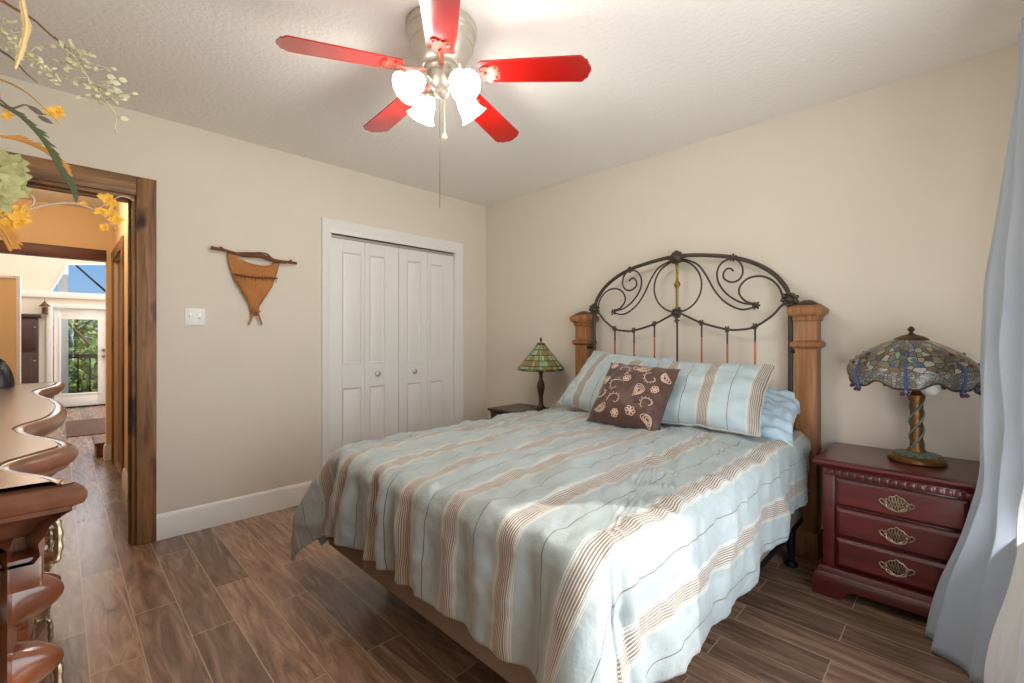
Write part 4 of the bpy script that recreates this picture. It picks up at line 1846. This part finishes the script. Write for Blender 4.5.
# ---------------------------------------------------------------- switch plate, hide on branch
b = new()
box(b, (.541, YC - .006, 1.272), (.647, YC, 1.378), .003)
t = thing('light_switch', 'white double light switch plate by the rustic door frame', 'light switch', (.594, YC, 1.325))
obj('plate', b, M_plate, t)
for x in (.570, .618):
    b = new()
    box(b, (x - .006, YC - .0075, 1.309), (x + .006, YC - .005, 1.341), .001)
    box(b, (x - .0035, YC - .018, 1.322 if x < .6 else 1.312), (x + .0035, YC - .006, 1.334 if x < .6 else 1.324), .0015)
    obj('toggle', b, M_nickel, t)
    b = new()
    for z in (1.296, 1.354):
        lathe(b, [(.0035, 0), (.003, .001), (0, .0012)], (x, YC - .006, z), 10, Matrix.Rotation(R_(90), 3, 'X'))
    obj('screw', b, M_nickel, t)

wh = thing('wall_hanging', 'tan bark pouch hanging from a twisted branch on the wall', 'wall hanging', (.92, YC, 1.5))
yb = YC - .035
b = new()
tube(b, spline([(.672, yb, 1.760), (.75, yb - .006, 1.752), (.85, yb - .002, 1.735), (.95, yb - .012, 1.742), (1.05, yb, 1.722), (1.12, yb - .004, 1.722), (1.185, yb, 1.722)], 8),
     lambda q: .012 - .003 * math.sin(q * 9), 9)
tube(b, spline([(.72, yb - .01, 1.770), (.78, yb + .012, 1.745), (.88, yb - .018, 1.752), (.98, yb - .014, 1.762), (1.04, yb + .012, 1.730), (1.10, yb - .016, 1.712), (1.15, yb - .008, 1.738)], 8), .006, 7)
obj('branch', b, M_branch, wh)
b = new()
outl = spline([(p[0], p[1], 0) for p in [(.77, 1.745), (.80, 1.735), (.85, 1.700), (.91, 1.683), (.98, 1.680), (1.03, 1.695), (1.05, 1.725), (1.08, 1.725), (1.066, 1.66), (1.045, 1.595), (1.02, 1.53),
               (.985, 1.47), (.955, 1.415), (.945, 1.385), (.945, 1.345), (.905, 1.345), (.905, 1.385), (.88, 1.43), (.845, 1.50), (.805, 1.57), (.78, 1.64), (.768, 1.70)]], 3, closed=True)
outl = [(p.x + .004 * nz(p.x * 30, p.y * 30, 2), p.y) for p in outl]


def hidept(a, z, d):
    bow = .022 * math.sin(max(0, min(1, (a - .76) / .32)) * PI) * max(0, min(1, (z - 1.33) / .2))
    return (a, yb + .012 - bow - d + .005 * nz(a * 14, z * 14, 1), z)


f0 = new()
vs = [f0.verts.new((a, 0, z)) for a, z in outl]
f0.faces.new(vs)
bmesh.ops.triangulate(f0, faces=f0.faces)
bmesh.ops.subdivide_edges(f0, edges=f0.edges, cuts=4, use_grid_fill=True)
for v in f0.verts:
    v.co = Vector(hidept(v.co.x, v.co.z, 0))
bmesh.ops.recalc_face_normals(f0, faces=f0.faces)
hd = obj('pouch', f0, M_bark, wh)
q = hd.modifiers.new('thickness', 'SOLIDIFY')
q.thickness = .006
q.offset = 0
b = new()
tube(b, spline([(.795, yb - .006, 1.607), (.85, yb - .022, 1.600), (.92, yb - .028, 1.594), (.99, yb - .024, 1.600), (1.058, yb - .006, 1.603)], 6), .006, 7)
for k in range(12):
    x = .81 + k * .021
    tube(b, [(x, yb - .024, 1.606), (x + .004, yb - .022, 1.585 - .008 * (k % 3))], .002, 5)
obj('cross_twig', b, M_branch, wh)
b = new()
tube(b, [(.925 + .026 * math.cos(q * PI / 8), yb - .002 + .018 * math.sin(q * PI / 8), 1.372) for q in range(16)], .005, 6, closed=True)
tube(b, spline([(.912, yb + .004, 1.365), (.90, yb, 1.32), (.885, yb + .006, 1.28)], 5), .0055, 6)
tube(b, spline([(.938, yb + .004, 1.365), (.95, yb, 1.325), (.965, yb + .006, 1.285)], 5), .0055, 6)
obj('tie', b, M_bark, wh)

# ---------------------------------------------------------------- dresser
DZT = 1.0
dk = [(.87, .028), (.95, .002), (1.03, -.038), (1.075, -.042), (1.12, -.012), (1.165, .019), (1.21, .024), (1.28, .008), (1.38, -.030), (1.46, -.046), (1.52, -.040), (1.60, -.008),
      (1.70, .010), (1.83, .015), (1.98, .010), (2.12, -.006), (2.28, -.034), (2.40, -.046), (2.50, -.040), (2.60, -.015), (2.70, .006), (2.80, .014), (2.87, .018)]
front = [(p.x, p.y) for p in spline([(x, y, 0) for y, x in dk], 6)]
DB = XL + .008
dr_ = thing('dresser', 'carved brown dresser with a serpentine polished top along the left wall', 'dresser', (-.3, 1.87, 0))


def offset_path(path, d):
    out = []
    n = len(path)
    for i, (x, y) in enumerate(path):
        x0, y0 = path[max(0, i - 1)]
        x1, y1 = path[min(n - 1, i + 1)]
        tx, ty = x1 - x0, y1 - y0
        L = math.hypot(tx, ty)
        out.append((x + ty / L * d, y - tx / L * d))
    return out


def slab(bm, prof):
    """prof: (outset, z) from the bottom up; loop = front edge and both ends, against the wall"""
    rows = []
    for d, z in prof:
        fr = offset_path(front, d)
        loop = [(DB, front[0][1] - d)] + [(fr[0][0], front[0][1] - d)] + fr[1:-1] + [(fr[-1][0], front[-1][1] + d), (DB, front[-1][1] + d)]
        rows.append([bm.verts.new((x, y, z)) for x, y in loop])
    n = len(rows[0])
    for a, c in zip(rows, rows[1:]):
        for k in range(n):
            k2 = (k + 1) % n
            bm.faces.new((a[k], a[k2], c[k2], c[k]))
    for rw in (rows[0], rows[-1]):                 # caps: strips from the front edge back to the wall
        y0, y1 = rw[0].co.y, rw[-1].co.y
        bk = [rw[0]] + [bm.verts.new((DB, min(y1, max(y0, v.co.y)), v.co.z)) for v in rw[2:-2]] + [rw[-1]]
        for k in range(len(bk) - 1):
            bm.faces.new((bk[k], bk[k + 1], rw[k + 2], rw[k + 1]))
    bmesh.ops.remove_doubles(bm, verts=bm.verts, dist=1e-6)
    bmesh.ops.recalc_face_normals(bm, faces=bm.faces)


b = new()
slab(b, [(-.050, .900), (-.044, .908), (-.046, .925), (-.040, .932), (-.034, .945), (-.020, .955), (-.012, .958), (-.012, .964), (-.004, .968), (0, .976), (0, .984), (-.005, .992), (-.014, .997), (-.022, .9975), (-.023, .9955), (-.026, .9955), (-.027, DZT)])
obj('top', b, M_dresstop, dr_, angle=40)
b = new()
slab(b, [(-.074, .06), (-.074, .926)])
box(b, (DB, .882, .862), (-.016, .96, .906), .004)
box(b, (DB, 2.78, .862), (-.016, 2.858, .906), .004)
obj('carcass', b, M_dresser, dr_, angle=40)
b = new()
slab(b, [(-.05, .0), (-.045, .02), (-.045, .07), (-.055, .085), (-.07, .095), (-.085, .1)])
obj('plinth', b, M_dresser, dr_, angle=40)
# drawers: three columns by three rows, each front following the serpentine
fr_in = offset_path(front, -.064)
for y0, y1 in ((1.00, 1.44), (1.50, 2.24), (2.30, 2.74)):
    for z0, z1 in ((.70, .905), (.42, .68), (.12, .40)):
        b = new()
        pth = [(x, y) for x, y in fr_in if y0 <= y <= y1]
        A = [b.verts.new((x, y, z0)) for x, y in pth]
        Bq = [b.verts.new((x, y, z1)) for x, y in pth]
        C2 = [b.verts.new((x - .02, y, z1)) for x, y in pth]
        D2 = [b.verts.new((x - .02, y, z0)) for x, y in pth]
        for k in range(len(pth) - 1):
            for P1, P2 in ((A, Bq), (Bq, C2), (C2, D2), (D2, A)):
                b.faces.new((P1[k], P1[k + 1], P2[k + 1], P2[k]))
        b.faces.new((A[0], Bq[0], C2[0], D2[0]))
        b.faces.new((D2[-1], C2[-1], Bq[-1], A[-1]))
        bmesh.ops.recalc_face_normals(b, faces=b.faces)
        dd = obj('drawer', b, M_dresser, dr_, angle=40)
        for fq in ((.5,) if y1 - y0 < .5 else (.22, .78)):
            i = int(fq * (len(pth) - 1))
            x, y = pth[i]
            b = new()
            zc = (z0 + z1) / 2 + .02
            s = .045
            for sg in (-1, 1):
                lathe(b, [(0, 0), (.017, 0), (.014, .005), (.008, .009), (.007, .020), (.010, .026), (0, .030)], (x, y, zc + sg * s), 14, Matrix.Rotation(R_(90), 3, 'Y'))
                for q in range(5):
                    an = q * 1.2566
                    blob(b, (x + .004, y + .018 * math.cos(an), zc + sg * s + .018 * math.sin(an)), .008, 1, sq=(.6, 1, 1))
            tube(b, spline([(x + .024, y, zc + s), (x + .036, y, zc + s * .72), (x + .038, y, zc), (x + .036, y, zc - s * .72), (x + .024, y, zc - s)], 7),
                 lambda q: .0042 + .0022 * math.sin(q * PI) + .0012 * math.sin(q * 34), 9)
            obj('handle', b, M_antique, dd)
# rope carved corner columns with acanthus lobes
for yc_ in (.942, 2.798):
    b = new()
    xc = -.064
    segq, nzq = 56, 150
    rows = []
    for i in range(nzq + 1):
        z = .08 + (.905 - .08) * i / nzq
        row = []
        for k in range(segq):
            a = 2 * PI * k / segq
            ph = ((z - .034 * math.cos(a + .5) + .02) / .098) % 1
            lobe = math.sin(PI * min(1, ph / .78)) ** .45 if ph < .78 else 0
            r = .040 + lobe * (.024 + .004 * math.sin(5 * a + 5 * ph)) + (1 - lobe) * .003 * math.cos(9 * a)
            row.append(b.verts.new((xc - .08 + 2.2 * r * math.cos(a), yc_ + r * math.sin(a), z)))
        rows.append(row)
    for r1, r2 in zip(rows, rows[1:]):
        for k in range(segq):
            b.faces.new((r1[k], r1[(k + 1) % segq], r2[(k + 1) % segq], r2[k]))
    b.faces.new(list(reversed(rows[0])))
    b.faces.new(rows[-1])
    obj('carved_column', b, M_dresser, dr_, angle=60)

# black pleated bag at the far end of the top
bg = thing('black_bag', 'small black pleated bag standing on the far end of the dresser', 'bag', (-.215, 2.70, DZT))
b = new()
rows = []
for i in range(15):
    t = i / 14
    row = []
    for k in range(48):
        a = 2 * PI * k / 48
        sx = .085 * (1 - .35 * t ** 2)
        sy = .05 * (1 - .55 * t)
        pl_ = 1 + .10 * math.sin(a * 14) * (.3 + .7 * t)
        row.append(b.verts.new((-.215 + sx * math.cos(a) * pl_, 2.70 + sy * math.sin(a) * pl_, DZT + .001 + .10 * t + .012 * t * math.sin(a * 3))))
    rows.append(row)
for r1, r2 in zip(rows, rows[1:]):
    for k in range(48):
        b.faces.new((r1[k], r1[(k + 1) % 48], r2[(k + 1) % 48], r2[k]))
b.faces.new(list(reversed(rows[0])))
b.faces.new(rows[-1])
obj('body', b, M_leather, bg, angle=60)
b = new()
tube(b, spline([(-.26, 2.70, DZT + .10), (-.25, 2.70, DZT + .135), (-.21, 2.70, DZT + .145), (-.175, 2.70, DZT + .13), (-.17, 2.70, DZT + .10)], 6), .005, 7)
obj('handle', b, M_leather, bg)

# ---------------------------------------------------------------- curtain
cu_ = thing('curtain', 'silver blue satin curtain hanging beside the cherry nightstand', 'curtain', (2.28, -.12, .01))


def curtain_mesh(x0, x1, ybase, folds, amp, zt, zb, spread, seed, hem=0.):
    b = new()
    NU, NV = 150, 70
    rows = []
    for j in range(NV + 1):
        t = j / NV
        z = zt + (zb - zt) * t
        row = []
        for i in range(NU + 1):
            u = i / NU
            x = x0 + (x1 - x0) * u
            s = sst(.15, 1, t)
            ph = u * folds * 2 * PI + .8 * nz(u * 3, t * 1.3, seed)
            y = ybase + amp * (.55 + .6 * t) * math.sin(ph) + .012 * nz(u * 8, t * 9, seed) * (.4 + s) + spread(u, t)
            x += .010 * math.cos(ph * 1.0) + .012 * nz(u * 5, t * 5, seed + 3)
            row.append(b.verts.new((x, y, z + hem * nz(u * 5, 0, seed) * sst(.9, 1, t))))
        rows.append(row)
    for A, B in zip(rows, rows[1:]):
        for i in range(NU):
            b.faces.new((A[i], A[i + 1], B[i + 1], B[i]))
    bmesh.ops.recalc_face_normals(b, faces=b.faces)
    return b


def sp1(u, t):
    # lower part swept out into the room, more at the far end
    return (.090 * sst(0, .50, t) + .15 * sst(.68, 1.02, t)) * sst(-.05, .75, u)


p = obj('panel', curtain_mesh(2.10, 2.50, -.150, 3.7, .020, 2.30, .008, sp1, 1.0, .0), M_curt, cu_, angle=180)
q = p.modifiers.new('thickness', 'SOLIDIFY')
q.thickness = .003
p = obj('lining', curtain_mesh(2.02, 2.13, -.185, 1.3, .010, 2.30, .008, lambda u, t: (.075 * sst(.3, 1, t) + .05 * sst(.75, 1, t)) * sst(-.3, .8, u), 5.0), M_lining, cu_, angle=180)
p['label'] = 'white lining on the window side'
q = p.modifiers.new('thickness', 'SOLIDIFY')
q.thickness = .002
rod = thing('curtain_rod', 'dark curtain rod above the window', 'curtain rod', (1.2, -.18, 2.32))
b = new()
tube(b, [(.0, -.18, 2.32), (2.50, -.18, 2.32)], .012, 12)
for x in (-.02, 2.51):
    blob(b, (x, -.18, 2.32), .022, 2)
obj('pole', b, M_bronze, rod)
b = new()
for x in (.08, 2.06):
    tube(b, [(x, -.18, 2.32), (x, YW, 2.32)], .006, 8)
    lathe(b, [(.022, 0), (.022, .006), (0, .007)], (x, YW, 2.32), 14, Matrix.Rotation(R_(-90), 3, 'X'))
obj('bracket', b, M_bronze, rod)
b = new()
for k in range(9):
    x = 2.10 + k * .043
    tube(b, [(x, -.18 + .017 * math.cos(q * PI / 8), 2.318 + .017 * math.sin(q * PI / 8)) for q in range(16)], .0022, 5, closed=True)
obj('ring', b, M_bronze, cu_)

# ---------------------------------------------------------------- flowers in a vase on the dresser
VX, VY = -.33, 1.32
fl_ = thing('flower_arrangement', 'tall dried flower arrangement of ferns, yellow blooms and seed sprays on the dresser', 'flowers', (VX, VY, DZT))
b = new()
lathe(b, [(0, 0), (.055, 0), (.06, .008), (.075, .05), (.088, .11), (.084, .17), (.06, .22), (.045, .25), (.05, .275), (.058, .285), (.052, .285), (.042, .26), (.04, .25), (0, .24)], (VX, VY, DZT), 32)
obj('vase', b, M_vase, fl_)
mouth = Vector((VX, VY, DZT + .26))
rn = random.Random(21)


def leafblade(bm, p, d, n, L, W, curve=.2):
    d = Vector(d).normalized()
    n = Vector(n)
    n = (n - d * n.dot(d)).normalized()
    s = d.cross(n)
    prev = None
    for k in range(6):
        t = k / 5
        c = p + d * (L * t) - n * (curve * L * t * t)
        w_ = W * math.sin(PI * min(1, .12 + t * .88)) * .5
        cur = (bm.verts.new(c + s * w_ + n * w_ * .25), bm.verts.new(c), bm.verts.new(c - s * w_ + n * w_ * .25))
        if prev:
            bm.faces.new((prev[0], prev[1], cur[1], cur[0]))
            bm.faces.new((prev[1], prev[2], cur[2], cur[1]))
        prev = cur


def px(pts, y):
    return [at(u, v, y + (dy[0] if dy else 0)) for u, v, *dy in pts]


TOC = lambda p: (Vector((0, -.1, EYE + .1)) - p).normalized()


def stem_from_mouth(pts):
    p0 = pts[0]
    pre = p0 + (p0 - pts[1]) * 1.6
    mid = mouth.lerp(pre, .5) + Vector((-.03, 0, .05))
    return [mouth + Vector((rn.uniform(-.02, .02), rn.uniform(-.02, .02), -.03)), mid, pre] + list(pts)


def leaves_along(path, k0, k1, step, L, W, m_bm, ang=.7, both=True):
    n = len(path)
    side = -1
    for i in range(int(k0 * n), int(k1 * n), step):
        d = (path[min(n - 1, i + 1)] - path[max(0, i - 1)]).normalized()
        nn = TOC(path[i])
        s = d.cross(nn)
        for sg in ((1, -1) if both else (side,)):
            f = math.sin(PI * (.15 + .8 * (i / n - k0) / max(.01, k1 - k0)))
            leafblade(m_bm, path[i], d * math.cos(ang) + s * sg * math.sin(ang) + Vector((0, 0, rn.uniform(-.15, .15))), nn, L * f * rn.uniform(.8, 1.15), W, .1)
        side = -1


def petals(bm, c, n, L, W, up=(0, 0, 1), spread=1.0):
    up = Vector(up).normalized()
    o1 = up.orthogonal().normalized()
    for k in range(n):
        a = 2 * PI * k / n + rn.uniform(-.3, .3)
        d = (Matrix.Rotation(a, 3, up) @ o1) * spread + up * rn.uniform(.1, .6)
        leafblade(bm, c, d, up, L * rn.uniform(.7, 1.2), W, .25)


# green fern frond
pts = px([(0, 104), (22, 118), (44, 143), (60, 172), (70, 188), (76, 203)], 1.12)
path = spline(stem_from_mouth(pts), 8)
b = new()
tube(b, path, lambda q: .0032 * (1.1 - q), 6)
leaves_along(path, .42, .97, 1, .024, .0050, b, .45, False)
obj('fern_frond', b, M_fern, fl_, angle=180)
pts = px([(0, 136), (18, 140), (42, 150), (62, 166), (70, 178)], 1.16)
path = spline(stem_from_mouth(pts), 8)
b = new()
tube(b, path, lambda q: .003 * (1.1 - q), 6)
leaves_along(path, .42, .98, 1, .022, .004, b, .4, False)
o = obj('fern_frond', b, M_ofern, fl_, angle=180)
o['label'] = 'orange fern frond'
# long tan blade with a yellow bloom beside it
pts = px([(0, 79), (14, 85), (30, 95), (46, 110), (60, 124)], 1.10)
b = new()
path = spline(stem_from_mouth(pts), 8)
tube(b, path, lambda q: .0055 * (1.15 - q) + .0005, 6, flat=.4)
obj('grass_blade', b, M_tanleaf, fl_)
pts = px([(0, 100), (12, 108), (26, 105), (38, 114), (50, 114)], 1.13)
b = new()
path = spline(stem_from_mouth(pts), 8)
tube(b, path, lambda q: .0028 * (1.2 - q), 6)
for u, v in ((28, 106), (38, 116)):
    leafblade(b, at(u, v, 1.13), (1, 0, -.4), TOC(at(u, v, 1.13)), .02, .008)
obj('stem', b, M_trunk, fl_)


def bloom(u, v, y, m, n=9, L=.02, W=.014):
    b = new()
    c = at(u, v, y)
    L, W = L * .78, W * .72
    petals(b, c, n, L, W, TOC(c), 1)
    petals(b, c, max(3, n // 2), L * .6, W * .7, TOC(c), .5)
    blob(b, c, L * .2, 1)
    return b


for u, v, L in ((57, 111, .017), (49, 113, .010), (7, 115, .012)):
    obj('yellow_bloom', bloom(u, v, 1.13, M_petal, 7, L, L * .7), M_petal, fl_, angle=180)
# pale feather
b = new()
path = spline(stem_from_mouth(px([(19, -14), (23, 6), (26, 26), (22, 48), (15, 69)], 1.05)), 8)
tube(b, path, lambda q: .002, 5)
leaves_along(path, .3, .99, 1, .020, .003, b, .25)
obj('feather_spray', b, M_feather, fl_, angle=180)
# brown twigs and the seed spray
b = new()
path = spline(stem_from_mouth(px([(-6, -4), (14, 8), (34, 20), (52, 36), (66, 46), (78, 62)], 1.18)), 8)
tube(b, path, lambda q: .0034 * (1.2 - q), 6)
tube(b, spline(px([(54, 37), (60, 42), (65, 48)], 1.18), 5), .002, 5)
obj('stem', b, M_twig, fl_)
b = new()
path = spline(stem_from_mouth(px([(0, 50), (14, 60), (26, 73), (38, 83)], 1.15)), 8)
tube(b, path, lambda q: .003 * (1.2 - q), 6)
obj('stem', b, M_trunk, fl_)
b = new()
main = spline(px([(66, 46), (78, 62), (88, 78), (98, 92), (108, 104)], 1.18), 7)
tube(b, main, .0012, 5)
for i in range(0, len(main)):
    for _ in range(2):
        a = main[i] + Vector((rn.uniform(-.03, .04), rn.uniform(-.02, .02), rn.uniform(-.022, .024)))
        tube(b, [main[i], (main[i] + a) / 2 + Vector((0, 0, .004)), a], .0006, 4)
        leafblade(b, a, (rn.uniform(-1, 1), rn.uniform(-.4, .4), rn.uniform(-.8, .8)), TOC(a), .010, .006, .15)
for u, v in ((119, 79), (112, 82), (107, 76), (114, 90), (120, 118)):
    leafblade(b, at(u, v, 1.18), (1, 0, .1), TOC(at(u, v, 1.18)), .014, .010)
tube(b, spline(px([(104, 98), (110, 107), (116, 117), (115, 127), (117, 134)], 1.18), 5), .0008, 4)
leafblade(b, at(115, 124, 1.18), (.1, 0, -1), TOC(at(115, 124, 1.18)), .02, .005)
obj('seed_spray', b, M_pod, fl_, angle=180)
b = new()
main = spline(px([(-4, 20), (6, 34), (18, 46), (32, 58), (44, 70), (52, 76), (57, 82)], 1.12), 6)
tube(b, main, .0009, 5)
for i in range(len(main)):
    for _ in range(1 if i > len(main) * .5 else 2):
        r = .022 * (1 - i / len(main)) + .004
        a = main[i] + Vector((rn.uniform(-r, r), rn.uniform(-r, r), rn.uniform(-r, r)))
        tube(b, [main[i], a], .0005, 4)
        leafblade(b, a, (rn.uniform(-1, 1), rn.uniform(-.4, .4), rn.uniform(-1, .5)), TOC(a), .008, .004, .15)
obj('seed_spray', b, M_pod, fl_, angle=180)
# pale green hydrangea like head
for u, v in ((4, 160), (14, 168), (2, 174), (10, 182), (18, 176), (4, 190), (12, 194), (20, 190), (2, 202), (16, 162), (-4, 168), (-3, 184), (-4, 198)):
    c = at(u, v, 1.10 + rn.uniform(-.03, .03))
    b = new()
    petals(b, c, 5, .017, .014, TOC(c) + Vector((rn.uniform(-.4, .4), 0, rn.uniform(-.4, .4))), 1)
    obj('hydrangea_floret', b, M_pale, fl_, angle=180)
b = new()
tube(b, spline(stem_from_mouth(px([(-4, 186), (2, 180)], 1.12)), 8), .003, 6)
obj('stem', b, M_fern, fl_)
# yellow blooms on a pinkish stem
b = new()
path = spline(stem_from_mouth(px([(4, 214), (26, 210), (46, 205), (72, 203), (92, 209), (106, 218), (116, 230)], 1.14)), 8)
tube(b, path, lambda q: .0028 * (1.25 - q), 6)
tube(b, spline(px([(26, 210), (32, 205), (34, 200), (32, 196)], 1.14), 5), .0016, 5)
tube(b, spline(px([(96, 210), (108, 203), (118, 197), (126, 197), (134, 201)], 1.14), 5), .001, 5)
obj('stem', b, M_pinkstem, fl_)
for u, v, L in ((3, 210, .024), (11, 213, .022), (18, 221, .02), (4, 226, .022), (24, 211, .014), (107, 199, .017), (100, 211, .013), (111, 213, .014), (115, 220, .016), (104, 227, .010), (84, 204, .008), (112, 203, .012)):
    obj('yellow_bloom', bloom(u, v, 1.14, M_petal, 8, L, L * .8), M_petal, fl_, angle=180)
b = new()
path = spline(stem_from_mouth(px([(-6, 222), (4, 232), (12, 246)], 1.10)), 8)
tube(b, path, lambda q: .002, 5)
leaves_along(path, .5, .99, 1, .03, .006, b, .3)
obj('feather_spray', b, M_ofern, fl_, angle=180)
